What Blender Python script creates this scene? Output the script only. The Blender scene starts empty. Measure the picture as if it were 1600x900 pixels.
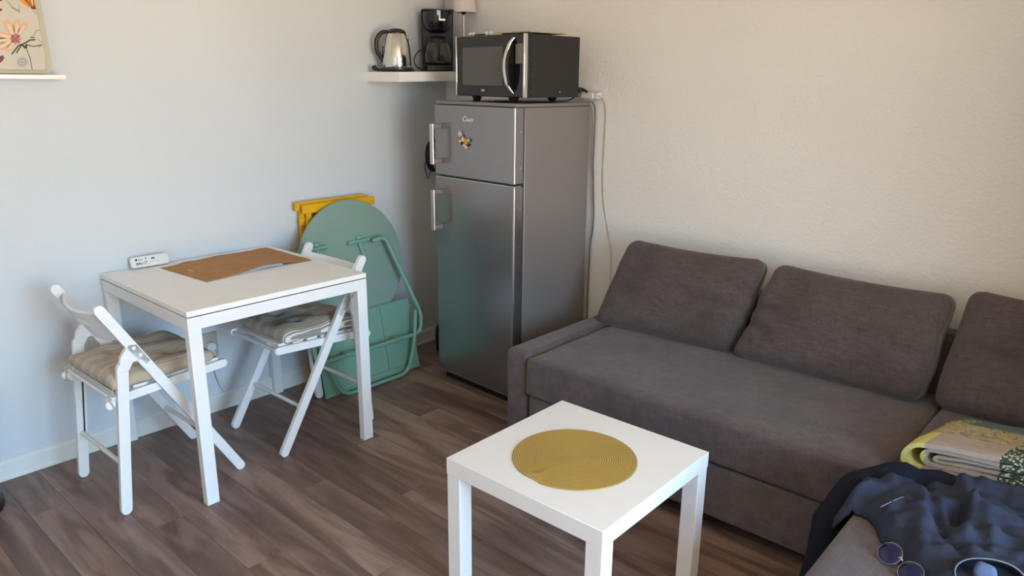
import bpy, bmesh, math, random
from mathutils import Vector, Matrix, noise
from math import sin, cos, pi, radians, sqrt, atan2, exp, hypot

SC = bpy.context.scene
COL = SC.collection
random.seed(7)

# ------------------------------------------------------------------ camera
cam_d = bpy.data.cameras.new('camera')
cam = bpy.data.objects.new('camera', cam_d)
COL.objects.link(cam)
SC.camera = cam
cam_d.sensor_width = 36.0
cam_d.lens = 36.0 * 1168.37 / 1600.0
cam_d.clip_start = 0.02
_yaw, _pit, _rol = radians(41.7328), radians(-15.5942), radians(0.5656)
_fw = Vector((-sin(_yaw) * cos(_pit), cos(_yaw) * cos(_pit), sin(_pit)))
_r = _fw.cross(Vector((0, 0, 1))).normalized()
_u = _r.cross(_fw)
_r2 = _r * cos(_rol) + _u * sin(_rol)
_u2 = -_r * sin(_rol) + _u * cos(_rol)
_m = Matrix((_r2, _u2, -_fw)).transposed().to_4x4()
_m.translation = Vector((3.1786, -2.992, 1.5097))
cam.matrix_world = _m

# ------------------------------------------------------------------ sky seen through the balcony window
world = bpy.data.worlds.new('sky')
SC.world = world
world.use_nodes = True
wn, wl = world.node_tree.nodes, world.node_tree.links
wn.clear()
wo = wn.new('ShaderNodeOutputWorld'); bg = wn.new('ShaderNodeBackground')
tc = wn.new('ShaderNodeTexCoord'); sx = wn.new('ShaderNodeSeparateXYZ')
mr = wn.new('ShaderNodeMapRange'); cr = wn.new('ShaderNodeValToRGB')
mr.inputs['From Min'].default_value = -1; mr.inputs['From Max'].default_value = 1
wl.new(tc.outputs['Generated'], sx.inputs[0]); wl.new(sx.outputs['Z'], mr.inputs['Value'])
wl.new(mr.outputs[0], cr.inputs[0]); wl.new(cr.outputs[0], bg.inputs[0]); wl.new(bg.outputs[0], wo.inputs[0])
e = cr.color_ramp.elements
e[0].position = 0.0; e[0].color = (0.88, 0.67, 0.43, 1)        # sunlit terrace and ground
e[1].position = 1.0; e[1].color = (0.30, 0.55, 1.0, 1)        # zenith
a = e.new(0.49); a.color = (0.90, 0.69, 0.45, 1)
a = e.new(0.515); a.color = (0.47, 0.75, 1.0, 1)
bg.inputs['Strength'].default_value = 16.2

# light portal in the window opening (only guides sampling of the sky)
WX = 5.10
WY0, WY1, WZ0, WZ1 = -3.15, -0.95, 0.05, 2.30
pl = bpy.data.lights.new('window_portal', 'AREA'); pl.shape = 'RECTANGLE'
pl.size = WZ1 - WZ0; pl.size_y = WY1 - WY0
pl.cycles.is_portal = True
po = bpy.data.objects.new('window_portal', pl); COL.objects.link(po)
po.location = (WX + 0.02, (WY0 + WY1) / 2, (WZ0 + WZ1) / 2)
po.rotation_euler = (0, radians(90), 0)

SC.view_settings.view_transform = 'Standard'
SC.view_settings.look = 'None'
SC.view_settings.exposure = 0.0
SC.view_settings.gamma = 1.0
SC.view_settings.use_curve_mapping = False

# ------------------------------------------------------------------ materials
def S(c):
    c = c / 255.0
    return c / 12.92 if c <= 0.04045 else ((c + 0.055) / 1.055) ** 2.4
def rgb(r, g, b): return (S(r), S(g), S(b), 1)

class NT:
    def __init__(s, name, rough=0.5, metal=0.0, spec=0.5):
        s.m = bpy.data.materials.new(name); s.m.use_nodes = True
        s.t = s.m.node_tree; s.n = s.t.nodes; s.l = s.t.links
        s.b = s.n['Principled BSDF']
        s.b.inputs['Roughness'].default_value = rough
        s.b.inputs['Metallic'].default_value = metal
        s.b.inputs['Specular IOR Level'].default_value = spec
    def node(s, typ, **kw):
        n = s.n.new(typ)
        for k, v in kw.items(): setattr(n, k, v)
        return n
    def inp(s, sock, v):
        if hasattr(v, 'links'): s.l.new(v, sock)
        else: sock.default_value = v
    def coord(s, scale=(1, 1, 1), kind='Object', rot=(0, 0, 0)):
        t = s.node('ShaderNodeTexCoord'); mp = s.node('ShaderNodeMapping')
        mp.inputs['Scale'].default_value = scale; mp.inputs['Rotation'].default_value = rot
        s.l.new(t.outputs[kind], mp.inputs[0]); return mp.outputs[0]
    def noise(s, vec, scale=5, detail=3, rough=0.5, dist=0.0):
        n = s.node('ShaderNodeTexNoise'); s.l.new(vec, n.inputs['Vector'])
        n.inputs['Scale'].default_value = scale; n.inputs['Detail'].default_value = detail
        n.inputs['Roughness'].default_value = rough; n.inputs['Distortion'].default_value = dist
        return n.outputs[0]
    def voro(s, vec, scale, feature='F1'):
        n = s.node('ShaderNodeTexVoronoi', feature=feature); s.l.new(vec, n.inputs['Vector'])
        n.inputs['Scale'].default_value = scale; return n.outputs['Distance']
    def wave(s, vec, scale, dist=0.0, direction='X', dscale=1.0):
        n = s.node('ShaderNodeTexWave', bands_direction=direction); s.l.new(vec, n.inputs['Vector'])
        n.inputs['Scale'].default_value = scale; n.inputs['Distortion'].default_value = dist
        n.inputs['Detail Scale'].default_value = dscale
        return n.outputs['Fac']
    def math(s, op, a, b=0.0, clamp=False):
        n = s.node('ShaderNodeMath', operation=op, use_clamp=clamp)
        s.inp(n.inputs[0], a); s.inp(n.inputs[1], b); return n.outputs[0]
    def mix(s, f, a, b):
        n = s.node('ShaderNodeMix', data_type='RGBA')
        s.inp(n.inputs[0], f); s.inp(n.inputs[6], a); s.inp(n.inputs[7], b); return n.outputs[2]
    def ramp(s, f, stops):
        n = s.node('ShaderNodeValToRGB'); s.l.new(f, n.inputs[0]); el = n.color_ramp.elements
        el[0].position, el[0].color = stops[0]; el[1].position, el[1].color = stops[-1]
        for p_, c_ in stops[1:-1]:
            q = el.new(p_); q.color = c_
        return n.outputs[0]
    def range(s, v, a, b, c, d):
        n = s.node('ShaderNodeMapRange'); s.l.new(v, n.inputs[0])
        for i, x in enumerate((a, b, c, d)): n.inputs[i + 1].default_value = x
        return n.outputs[0]
    def color(s, c): s.inp(s.b.inputs['Base Color'], c)
    def bump(s, h, strength=0.3, dist=0.002):
        n = s.node('ShaderNodeBump'); n.inputs['Strength'].default_value = strength
        n.inputs['Distance'].default_value = dist; s.l.new(h, n.inputs['Height'])
        s.l.new(n.outputs[0], s.b.inputs['Normal'])
    def sep(s, v):
        n = s.node('ShaderNodeSeparateXYZ'); s.l.new(v, n.inputs[0]); return n.outputs

def plain(name, c, rough=0.5, metal=0.0, spec=0.5, var=0.04, vs=12, bump=0.0, bs=200):
    t = NT(name, rough, metal, spec)
    v = t.coord()
    n = t.noise(v, vs, 3)
    d = tuple(max(0, x * (1 - var * 2)) for x in c[:3]) + (1,)
    t.color(t.mix(t.range(n, 0.3, 0.7, 0, 1), c, d))
    if bump: t.bump(t.noise(v, bs, 2), bump, 0.001)
    return t.m

def plaster(name, c, scale, strength):
    t = NT(name, 0.9, 0, 0.2)
    v = t.coord()
    a = t.noise(v, scale, 4, 0.55); b = t.noise(v, scale * 0.35, 2)
    h = t.math('ADD', t.math('MULTIPLY', a, 0.7), t.math('MULTIPLY', b, 0.5))
    big = t.noise(v, 1.3, 3)
    c2 = tuple(x * 0.95 for x in c[:3]) + (1,)
    t.color(t.mix(t.range(big, 0.35, 0.65, 0, 1), c, c2))
    t.bump(h, strength, 0.006)
    return t.m

def linen(name, c, c2, fine=1.0):
    t = NT(name, 0.95, 0, 0.15)
    v1 = t.coord((400 * fine, 26, 26)); v2 = t.coord((26, 400 * fine, 26)); v3 = t.coord((26, 26, 400 * fine))
    a, b, d = t.noise(v1, 1, 2), t.noise(v2, 1, 2), t.noise(v3, 1, 2)
    w = t.math('ADD', t.math('ADD', a, b), d)
    w = t.math('DIVIDE', w, 3.0)
    big = t.noise(t.coord(), 5, 3)
    f = t.range(w, 0.37, 0.63, 0, 1)
    col = t.mix(f, c, c2)
    dk = tuple(x * 0.8 for x in c[:3]) + (1,)
    t.color(t.mix(t.math('MULTIPLY', t.range(big, 0.4, 0.7, 0, 1), 0.5), col, dk))
    t.bump(w, 0.5, 0.002)
    t.b.inputs['Sheen Weight'].default_value = 0.25
    t.b.inputs['Sheen Roughness'].default_value = 0.5
    return t.m

M = {}
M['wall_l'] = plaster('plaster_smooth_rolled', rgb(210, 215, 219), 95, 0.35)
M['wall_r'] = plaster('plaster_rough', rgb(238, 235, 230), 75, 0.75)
M['ceiling'] = plaster('ceiling_white', rgb(244, 243, 240), 95, 0.3)
M['white'] = plain('white_paint', rgb(234, 235, 235), 0.35, 0, 0.5, 0.02)
M['white_foil'] = plain('white_foil', rgb(242, 242, 241), 0.28, 0, 0.5, 0.015)
M['white_top'] = plain('white_melamine', rgb(242, 241, 239), 0.42, 0, 0.5, 0.02, 30)
M['baseboard'] = plain('baseboard_white', rgb(226, 226, 222), 0.4, 0, 0.5, 0.03)
M['dark_gap'] = plain('dark_gap', rgb(22, 21, 21), 0.8)
M['black'] = plain('black_plastic', rgb(24, 24, 25), 0.35, 0, 0.5, 0.05)
M['black_gloss'] = plain('black_gloss', rgb(16, 16, 17), 0.12, 0, 0.6, 0.0)
M['black_matte'] = plain('black_painted_steel', rgb(38, 36, 36), 0.5, 0.0, 0.4, 0.03)
M['chrome'] = plain('chrome', rgb(225, 222, 218), 0.12, 1.0, 0.5, 0.0)
M['brushed'] = plain('brushed_aluminium', rgb(200, 197, 192), 0.3, 1.0, 0.5, 0.02)
M['cable_black'] = plain('cable_black', rgb(20, 20, 21), 0.5)
M['cable_grey'] = plain('cable_grey', rgb(95, 92, 90), 0.5)
M['cable_white'] = plain('cable_white', rgb(215, 208, 198), 0.5)
M['plastic_white'] = plain('white_plastic', rgb(228, 226, 220), 0.4)
M['sage'] = plain('sage_green_metal', rgb(122, 168, 148), 0.5, 0.0, 0.5, 0.03, 6)
M['sage_disc'] = plain('sage_green_tabletop', rgb(134, 160, 147), 0.5, 0.0, 0.5, 0.02, 6)
M['yellow'] = plain('yellow_painted_wood', rgb(232, 176, 20), 0.5, 0, 0.4, 0.05, 15)
M['beige_cord'] = plain('beige_ribbon', rgb(190, 178, 160), 0.9)
M['print_dark'] = plain('printed_ink', rgb(60, 62, 66), 0.7)
M['bubble'] = plain('bubble_foil', rgb(178, 178, 190), 0.3, 0.3)
M['bin'] = plain('bin_dark_steel', rgb(52, 52, 48), 0.35, 0.5, 0.5, 0.05)
M['tan'] = plain('tan_board', rgb(205, 186, 160), 0.6)

def fridge_mat(name, c, rough, metal):
    t = NT(name, rough, metal, 0.5)
    v = t.coord((1, 1, 260)); n = t.noise(v, 3, 3)
    d = tuple(x * 0.93 for x in c[:3]) + (1,)
    t.color(t.mix(n, c, d)); t.bump(n, 0.03, 0.001)
    return t.m
M['fridge_front'] = fridge_mat('fridge_door_steel', rgb(154, 151, 151), 0.26, 0.85)
M['fridge_side'] = fridge_mat('fridge_side_grey', rgb(142, 135, 133), 0.42, 0.35)

M['sofa'] = linen('charcoal_linen', rgb(79, 70, 71), rgb(104, 93, 93))
M['sofa2'] = linen('charcoal_linen_lit_front', rgb(86, 79, 81), rgb(114, 105, 107))  # same linen, with the bluish light on the fronts put into the colour
M['cushion'] = linen('charcoal_linen_cushion', rgb(76, 67, 66), rgb(101, 89, 87))
M['navy'] = plain('navy_cotton', rgb(50, 57, 75), 0.85, 0, 0.25, 0.12, 18, 0.2, 500)
M['navy_light'] = plain('navy_lining', rgb(84, 100, 132), 0.8, 0, 0.25, 0.08)
M['navy_dark'] = plain('dark_navy_knit', rgb(24, 27, 40), 0.9, 0, 0.2, 0.1, 18, 0.3, 300)
M['seam'] = plain('pale_piping', rgb(120, 126, 138), 0.7)
M['fabric_tag'] = plain('white_fabric_tag', rgb(215, 212, 210), 0.8)

def stripe_mat():
    t = NT('striped_ticking', 0.95, 0, 0.15)
    v = t.coord()
    X = t.sep(v)[0]
    a = t.math('FRACT', t.math('MULTIPLY', t.math('ADD', X, 5.0), 15.0))      # broad bands
    b = t.math('FRACT', t.math('MULTIPLY', t.math('ADD', X, 5.0), 120.0))     # pinstripes
    grey, tan_, cream = rgb(148, 142, 136), rgb(184, 168, 148), rgb(226, 218, 208)
    c = t.mix(t.math('GREATER_THAN', a, 0.55), grey, tan_)
    fine = t.math('MULTIPLY', t.math('GREATER_THAN', b, 0.55), t.math('LESS_THAN', a, 0.55))
    c = t.mix(fine, c, cream)
    t.color(c); t.bump(t.noise(v, 400, 2), 0.2, 0.001)
    return t.m
M['ticking'] = stripe_mat()

def kraft_mat():
    t = NT('kraft_paper', 0.7, 0, 0.3)
    v = t.coord()
    n = t.noise(v, 14, 4); f = t.noise(t.coord((30, 400, 30)), 1, 2)
    c = t.mix(t.range(n, 0.3, 0.7, 0, 1), rgb(180, 130, 80), rgb(164, 116, 70))
    t.color(t.mix(t.math('MULTIPLY', f, 0.3), c, rgb(190, 144, 96)))
    t.bump(t.noise(v, 25, 3), 0.4, 0.003)
    return t.m
M['kraft'] = kraft_mat()

def gold_mat():
    t = NT('gold_woven_cord', 0.40, 0.45, 0.5)
    v = t.coord()
    n = t.noise(v, 260, 2); b = t.noise(v, 8, 2)
    c = t.mix(n, rgb(224, 196, 116), rgb(200, 168, 88))
    o_ = t.sep(v); rad = t.math('SQRT', t.math('ADD', t.math('MULTIPLY', o_[0], o_[0]), t.math('MULTIPLY', o_[1], o_[1])))
    ph = t.math('FRACT', t.math('MULTIPLY', rad, 27.5 / 0.183))
    gr = t.math('ABSOLUTE', t.math('SUBTRACT', ph, 0.5))
    c = t.mix(t.range(gr, 0.30, 0.5, 0, 0.75), c, rgb(112, 88, 34))  # shade in the grooves between cord rings, put into the colour
    t.color(t.mix(t.math('MULTIPLY', b, 0.25), c, rgb(160, 138, 76)))
    t.bump(n, 0.5, 0.001)
    return t.m
M['gold'] = gold_mat()

def plank_mats():
    out = []
    tones = [((142, 119, 110), (118, 94, 84)), ((134, 111, 103), (112, 89, 81)), ((150, 127, 117), (124, 101, 91)),
             ((138, 115, 107), (114, 92, 84)), ((128, 105, 96), (106, 84, 76))]
    for i, (a, b) in enumerate(tones):
        t = NT('vinyl_oak_plank', 0.42, 0, 0.45)
        oi = t.node('ShaderNodeObjectInfo')
        tcx = t.node('ShaderNodeTexCoord'); ad = t.node('ShaderNodeVectorMath', operation='ADD')
        mu = t.node('ShaderNodeVectorMath', operation='SCALE'); mu.inputs['Scale'].default_value = 3.7
        t.l.new(oi.outputs['Location'], mu.inputs[0])
        t.l.new(tcx.outputs['Object'], ad.inputs[0]); t.l.new(mu.outputs[0], ad.inputs[1])
        mp = t.node('ShaderNodeMapping'); mp.inputs['Scale'].default_value = (1.1, 7.5, 1); t.l.new(ad.outputs[0], mp.inputs[0])
        mp2 = t.node('ShaderNodeMapping'); mp2.inputs['Scale'].default_value = (5, 110, 1); t.l.new(ad.outputs[0], mp2.inputs[0])
        g = t.noise(mp.outputs[0], 1.7, 5, 0.55, 0.9); h = t.noise(mp2.outputs[0], 1, 3, 0.6)
        c = t.ramp(g, [(0.28, rgb(*[x * 0.80 for x in b])), (0.45, rgb(*b)), (0.58, rgb(*a)), (0.75, rgb(*[x * 1.1 for x in a]))])
        dk = rgb(*[x * 0.72 for x in b])
        c = t.mix(t.range(h, 0.52, 0.75, 0, 0.28), c, dk)
        t.color(c)
        t.l.new(t.range(g, 0, 1, 0.34, 0.52), t.b.inputs['Roughness'])
        t.bump(h, 0.12, 0.001)
        out.append(t.m)
    return out
M['planks'] = plank_mats()

def quilt_mat():
    t = NT('patchwork_quilt_print', 0.85, 0, 0.2)
    v = t.coord(); o = t.sep(v); Y = o[1]; X = t.math('SUBTRACT', o[0], t.math('MULTIPLY', Y, 0.5))
    def lt(a, b): return t.math('LESS_THAN', a, b)
    # prints
    dots = t.range(t.voro(v, 115), 0.34, 0.50, 0, 1)
    dotted = t.mix(dots, rgb(196, 196, 166), rgb(62, 72, 66))
    dotted2 = t.mix(t.range(t.voro(v, 130), 0.3, 0.5, 0, 1), rgb(190, 190, 128), rgb(96, 108, 92))
    fl = t.noise(v, 26, 4, 0.6, 2.5)
    floral = t.ramp(fl, [(0.36, rgb(92, 100, 92)), (0.45, rgb(150, 142, 104)), (0.54, rgb(186, 160, 122)), (0.62, rgb(140, 138, 104)), (0.72, rgb(112, 122, 96))])
    yellow = t.mix(t.noise(v, 40, 3), rgb(206, 194, 116), rgb(188, 176, 108))
    pink = t.mix(t.noise(v, 60, 3), rgb(172, 156, 142), rgb(156, 142, 130))
    teal = t.mix(t.noise(t.coord((4, 120, 1)), 1, 2), rgb(104, 120, 118), rgb(84, 102, 104))
    r1 = t.mix(lt(X, 0.055), t.mix(lt(X, 0.235), dotted, pink), yellow)
    r2 = t.mix(lt(X, 0.26), t.mix(lt(Y, 0.19), yellow, pink), floral)
    r2 = t.mix(lt(X, 0.015), r2, dotted2)
    r3 = t.mix(lt(X, 0.075), teal, dotted2)
    c = t.mix(lt(Y, 0.085), t.mix(lt(Y, 0.195), r3, r2), r1)
    t.color(c); t.bump(t.noise(v, 22, 3), 0.3, 0.004)
    return t.m
M['quilt'] = quilt_mat()

def glass_mat(name, c, rough=0.03):
    t = NT(name, rough, 0, 0.5)
    t.b.inputs['Transmission Weight'].default_value = 0.95
    t.b.inputs['IOR'].default_value = 1.45
    t.color(t.mix(t.noise(t.coord(), 3), c, tuple(x * 0.97 for x in c[:3]) + (1,)))
    return t.m
M['carafe'] = glass_mat('carafe_glass', rgb(215, 212, 208))
M['lens'] = plain('dark_blue_lens', rgb(18, 24, 78), 0.06, 0.3, 0.8, 0)
M['lamp_shade'] = plain('white_fabric_shade', rgb(222, 208, 206), 0.9, 0, 0.2, 0.02)
def door_glass():
    t = NT('microwave_window', 0.16, 0, 0.6)
    v = t.coord()
    t.color(t.mix(t.range(t.voro(v, 500), 0.2, 0.5, 0, 1), rgb(96, 94, 88), rgb(80, 78, 74)))
    return t.m
M['mw_glass'] = door_glass()

# ------------------------------------------------------------------ helpers
MW = {}
def obj(name, bm, m, parent=None, world=True, smooth=None, bevel=None, sub=0, label=None):
    me = bpy.data.meshes.new(name)
    bmesh.ops.recalc_face_normals(bm, faces=bm.faces)
    bm.to_mesh(me); bm.free()
    if m is not None:
        for mm in (m if isinstance(m, (list, tuple)) else [m]): me.materials.append(mm)
    o = bpy.data.objects.new(name, me); COL.objects.link(o)
    if parent is not None:
        o.parent = parent
        W = MW.get(parent)
        if W is not None:
            if world: me.transform(W.inverted())
            MW[o] = W
    if smooth is not None:
        for p in me.polygons: p.use_smooth = True
        if smooth < 180:
            try: me.set_sharp_from_angle(angle=radians(smooth))
            except Exception: pass
    if bevel:
        md = o.modifiers.new('bevel', 'BEVEL'); md.width = bevel; md.segments = 2
        md.limit_method = 'ANGLE'; md.angle_limit = radians(40); md.harden_normals = False
        for p in me.polygons: p.use_smooth = True
        try: me.set_sharp_from_angle(angle=radians(50))
        except Exception: pass
    if sub:
        md = o.modifiers.new('subsurf', 'SUBSURF'); md.levels = sub; md.render_levels = sub
        for p in me.polygons: p.use_smooth = True
    if label: o['label'] = label
    return o
def thing(name, label, cat, loc=(0, 0, 0), rz=0, group=None):
    o = bpy.data.objects.new(name, None); COL.objects.link(o)
    o.empty_display_size = 0.05
    o.location = loc; o.rotation_euler = (0, 0, rz)
    MW[o] = Matrix.Translation(Vector(loc)) @ Matrix.Rotation(rz, 4, 'Z')
    o['label'] = label; o['category'] = cat
    if group: o['group'] = group
    return o
def tag(o, label, cat, group=None):
    o['label'] = label; o['category'] = cat
    if group: o['group'] = group
    return o
def struct(o): o['kind'] = 'structure'; return o
def recenter(o):
    me = o.data; c = Vector((0, 0, 0))
    xs = [v.co for v in me.vertices]
    lo = Vector((min(v.x for v in xs), min(v.y for v in xs), min(v.z for v in xs)))
    hi = Vector((max(v.x for v in xs), max(v.y for v in xs), max(v.z for v in xs)))
    c = Vector(((lo.x + hi.x) / 2, (lo.y + hi.y) / 2, lo.z))
    me.transform(Matrix.Translation(-c)); o.location = o.location + c
    return o

def box(bm, x0, x1, y0, y1, z0, z1, T=None):
    vs = [Vector((x, y, z)) for x in (x0, x1) for y in (y0, y1) for z in (z0, z1)]
    if T is not None: vs = [T @ v for v in vs]
    v = [bm.verts.new(c) for c in vs]
    for f in ((0, 1, 3, 2), (4, 6, 7, 5), (0, 4, 5, 1), (2, 3, 7, 6), (0, 2, 6, 4), (1, 5, 7, 3)):
        bm.faces.new([v[i] for i in f])
    return bm
def B(*a, T=None):
    bm = bmesh.new(); box(bm, *a, T=T); return bm
def prism(bm, pts, ext, T=None):
    """closed polygon of 3D points extruded by vector ext"""
    ext = Vector(ext)
    A = [Vector(p) for p in pts]; C = [p + ext for p in A]
    if T is not None: A = [T @ p for p in A]; C = [T @ p for p in C]
    a = [bm.verts.new(p) for p in A]; c = [bm.verts.new(p) for p in C]
    n = len(a)
    bm.faces.new(a[::-1]); bm.faces.new(c)
    for i in range(n): bm.faces.new((a[i], a[(i + 1) % n], c[(i + 1) % n], c[i]))
    return bm
def capsule2(a, b, w, ra=True, rb=True, n=8):
    ax, ay = a; bx, by = b; L = hypot(bx - ax, by - ay); ux, uy = (bx - ax) / L, (by - ay) / L
    h = w / 2; pts = []
    base = atan2(uy, ux)
    if rb:
        for i in range(n + 1):
            t = base - pi / 2 + pi * i / n; pts.append((bx - ux * h + h * cos(t), by - uy * h + h * sin(t)))
    else: pts += [(bx + uy * h, by - ux * h), (bx - uy * h, by + ux * h)]
    if ra:
        for i in range(n + 1):
            t = base + pi / 2 + pi * i / n; pts.append((ax + ux * h + h * cos(t), ay + uy * h + h * sin(t)))
    else: pts += [(ax - uy * h, ay + ux * h), (ax + uy * h, ay - ux * h)]
    return pts
def tube(bm, pts, r, n=8, closed=False, cap=True):
    P = [Vector(p) for p in pts]; N = len(P); rings = []
    rr = r if isinstance(r, (list, tuple)) else [r] * N
    up = None
    for i in range(N):
        if closed: d = P[(i + 1) % N] - P[i - 1]
        elif i == 0: d = P[1] - P[0]
        elif i == N - 1: d = P[-1] - P[-2]
        else: d = P[i + 1] - P[i - 1]
        d.normalize()
        if up is None:
            up = Vector((0, 0, 1)) if abs(d.z) < 0.9 else Vector((1, 0, 0))
        s = d.cross(up)
        if s.length < 1e-5: s = d.orthogonal()
        s.normalize(); up = s.cross(d).normalized()
        rings.append([bm.verts.new(P[i] + (s * cos(2 * pi * k / n) + up * sin(2 * pi * k / n)) * rr[i]) for k in range(n)])
    M_ = N if closed else N - 1
    for i in range(M_):
        A, C = rings[i], rings[(i + 1) % N]
        for k in range(n): bm.faces.new((A[k], A[(k + 1) % n], C[(k + 1) % n], C[k]))
    if cap and not closed:
        bm.faces.new(rings[0][::-1]); bm.faces.new(rings[-1])
    return bm
def T_(pts, r, n=8, closed=False):
    return tube(bmesh.new(), pts, r, n, closed)
def smooth_path(pts, k=6):
    P = [Vector(p) for p in pts]; out = []
    for i in range(len(P) - 1):
        p0 = P[max(i - 1, 0)]; p1 = P[i]; p2 = P[i + 1]; p3 = P[min(i + 2, len(P) - 1)]
        for j in range(k):
            t = j / k
            out.append(0.5 * ((2 * p1) + (-p0 + p2) * t + (2 * p0 - 5 * p1 + 4 * p2 - p3) * t * t + (-p0 + 3 * p1 - 3 * p2 + p3) * t ** 3))
    out.append(P[-1]); return out
def round_path(pts, r, k=5):
    """polyline with filleted corners"""
    P = [Vector(p) for p in pts]; out = [P[0]]
    for i in range(1, len(P) - 1):
        a = (P[i - 1] - P[i]); b = (P[i + 1] - P[i])
        q = min(r, a.length * .45, b.length * .45)
        A = P[i] + a.normalized() * q; C = P[i] + b.normalized() * q
        for j in range(k + 1):
            t = j / k; out.append(A * (1 - t) ** 2 + P[i] * 2 * t * (1 - t) + C * t * t)
    out.append(P[-1]); return out
def lathe(bm, prof, n=32, c=(0, 0, 0), cap=True):
    c = Vector(c); rings = []
    for (r, z) in prof:
        if r < 1e-6: rings.append([bm.verts.new(c + Vector((0, 0, z)))])
        else: rings.append([bm.verts.new(c + Vector((r * cos(2 * pi * k / n), r * sin(2 * pi * k / n), z))) for k in range(n)])
    for A, C in zip(rings[:-1], rings[1:]):
        for k in range(n):
            if len(A) == 1 and len(C) == 1: continue
            if len(A) == 1: bm.faces.new((A[0], C[k], C[(k + 1) % n]))
            elif len(C) == 1: bm.faces.new((A[k], A[(k + 1) % n], C[0]))
            else: bm.faces.new((A[k], A[(k + 1) % n], C[(k + 1) % n], C[k]))
    if cap:
        if len(rings[0]) > 1: bm.faces.new(rings[0][::-1])
        if len(rings[-1]) > 1: bm.faces.new(rings[-1])
    return bm
def L_(prof, n=32, c=(0, 0, 0)): return lathe(bmesh.new(), prof, n, c)
def ball(bm, c, r, T=None, seg=12):
    rr = r if isinstance(r, (list, tuple)) else (r, r, r)
    m = Matrix.Translation(Vector(c)) @ Matrix.Diagonal((rr[0], rr[1], rr[2], 1))
    if T is not None: m = T @ m
    bmesh.ops.create_uvsphere(bm, u_segments=seg, v_segments=seg // 2 + 2, radius=1, matrix=m)
    return bm
def softgrid(n):
    """surface of a cube, coordinates in [-1,1]"""
    bm = bmesh.new()
    bmesh.ops.create_cube(bm, size=2.0)
    bmesh.ops.subdivide_edges(bm, edges=bm.edges[:], cuts=n, use_grid_fill=True)
    return bm
def soft_box(hx, hy, hz, r, n=14, warp=None):
    bm = softgrid(n)
    for v in bm.verts:
        p = v.co
        # pull grid lines towards the edges so the rounding is resolved
        q = Vector([math.copysign(abs(t) ** 0.75, t) for t in p])
        P = Vector((q.x * hx, q.y * hy, q.z * hz))
        c = Vector((max(-hx + r, min(hx - r, P.x)), max(-hy + r, min(hy - r, P.y)), max(-hz + r, min(hz - r, P.z))))
        d = P - c
        if d.length > 1e-7: P = c + d.normalized() * r if max(abs(p.x), abs(p.y), abs(p.z)) > 0.999 else P
        v.co = warp(P, p) if warp else P
    return bm
def nz(p, s, seed=0.0):
    return noise.noise(Vector((p[0] * s + seed, p[1] * s + seed * 1.7, p[2] * s - seed)))

# ------------------------------------------------------------------ room shell
RX, RY, RH = 5.10, -4.60, 2.50
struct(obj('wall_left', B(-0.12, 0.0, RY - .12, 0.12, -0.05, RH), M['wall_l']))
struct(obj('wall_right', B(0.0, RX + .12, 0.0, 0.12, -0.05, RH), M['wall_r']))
struct(obj('wall_back', B(0.0, RX + .12, RY - .12, RY, -0.05, RH), M['ceiling']))
bm = bmesh.new()
box(bm, RX, RX + .12, RY, WY0, -0.05, RH); box(bm, RX, RX + .12, WY1, 0.0, -0.05, RH)
box(bm, RX, RX + .12, WY0, WY1, WZ1, RH); box(bm, RX, RX + .12, WY0, WY1, -0.05, WZ0)
struct(obj('wall_window', bm, M['ceiling']))
struct(obj('ceiling', B(-0.12, RX + .12, RY - .12, 0.12, RH, RH + 0.1), M['ceiling']))
struct(obj('wall_shade_added', B(3.64, 3.78, -1.10, -0.0, 0.0, RH), M['ceiling']))  # unseen short wall, added to shade the right end of wall_right
bm = bmesh.new()
t = 0.05
box(bm, RX + .03, RX + .09, WY0, WY0 + t, WZ0, WZ1); box(bm, RX + .03, RX + .09, WY1 - t, WY1, WZ0, WZ1)
box(bm, RX + .03, RX + .09, WY0 + t, WY1 - t, WZ1 - t, WZ1); box(bm, RX + .03, RX + .09, WY0 + t, WY1 - t, WZ0, WZ0 + t)
struct(obj('window_1', bm, M['white'], bevel=0.003))

# floor: base slab and planks
fl = struct(obj('floor', B(-0.12, RX + .12, RY - .12, 0.12, -0.05, -0.004), M['dark_gap']))
PW, PL = 0.1235, 1.21
rows = range(-22, 14)
rng = random.Random(3)
plank_me = {}
def plank_mesh(L, mi):
    k = (round(L, 3), mi)
    if k not in plank_me:
        bm = bmesh.new(); h = 0.0004
        x0, x1, y0, y1 = h, L - h, h, PW - h
        b_ = 0.0012
        lo = [bm.verts.new((x, y, -0.004)) for x, y in ((x0, y0), (x1, y0), (x1, y1), (x0, y1))]
        md = [bm.verts.new((x, y, -0.0006)) for x, y in ((x0, y0), (x1, y0), (x1, y1), (x0, y1))]
        tp = [bm.verts.new((x, y, 0.0)) for x, y in ((x0 + b_, y0 + b_), (x1 - b_, y0 + b_), (x1 - b_, y1 - b_), (x0 + b_, y1 - b_))]
        for A, C in ((lo, md), (md, tp)):
            for i in range(4): bm.faces.new((A[i], A[(i + 1) % 4], C[(i + 1) % 4], C[i]))
        bm.faces.new(tp)
        me = bpy.data.meshes.new('plank'); bm.to_mesh(me); bm.free(); me.materials.append(M['planks'][mi]); plank_me[k] = me
    return plank_me[k]
starts = {0: 0.904, -3: 1.19, -2: 0.62, -1: 0.31, 1: 0.42, 2: 0.0, -4: 0.75, -5: 0.25}
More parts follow.
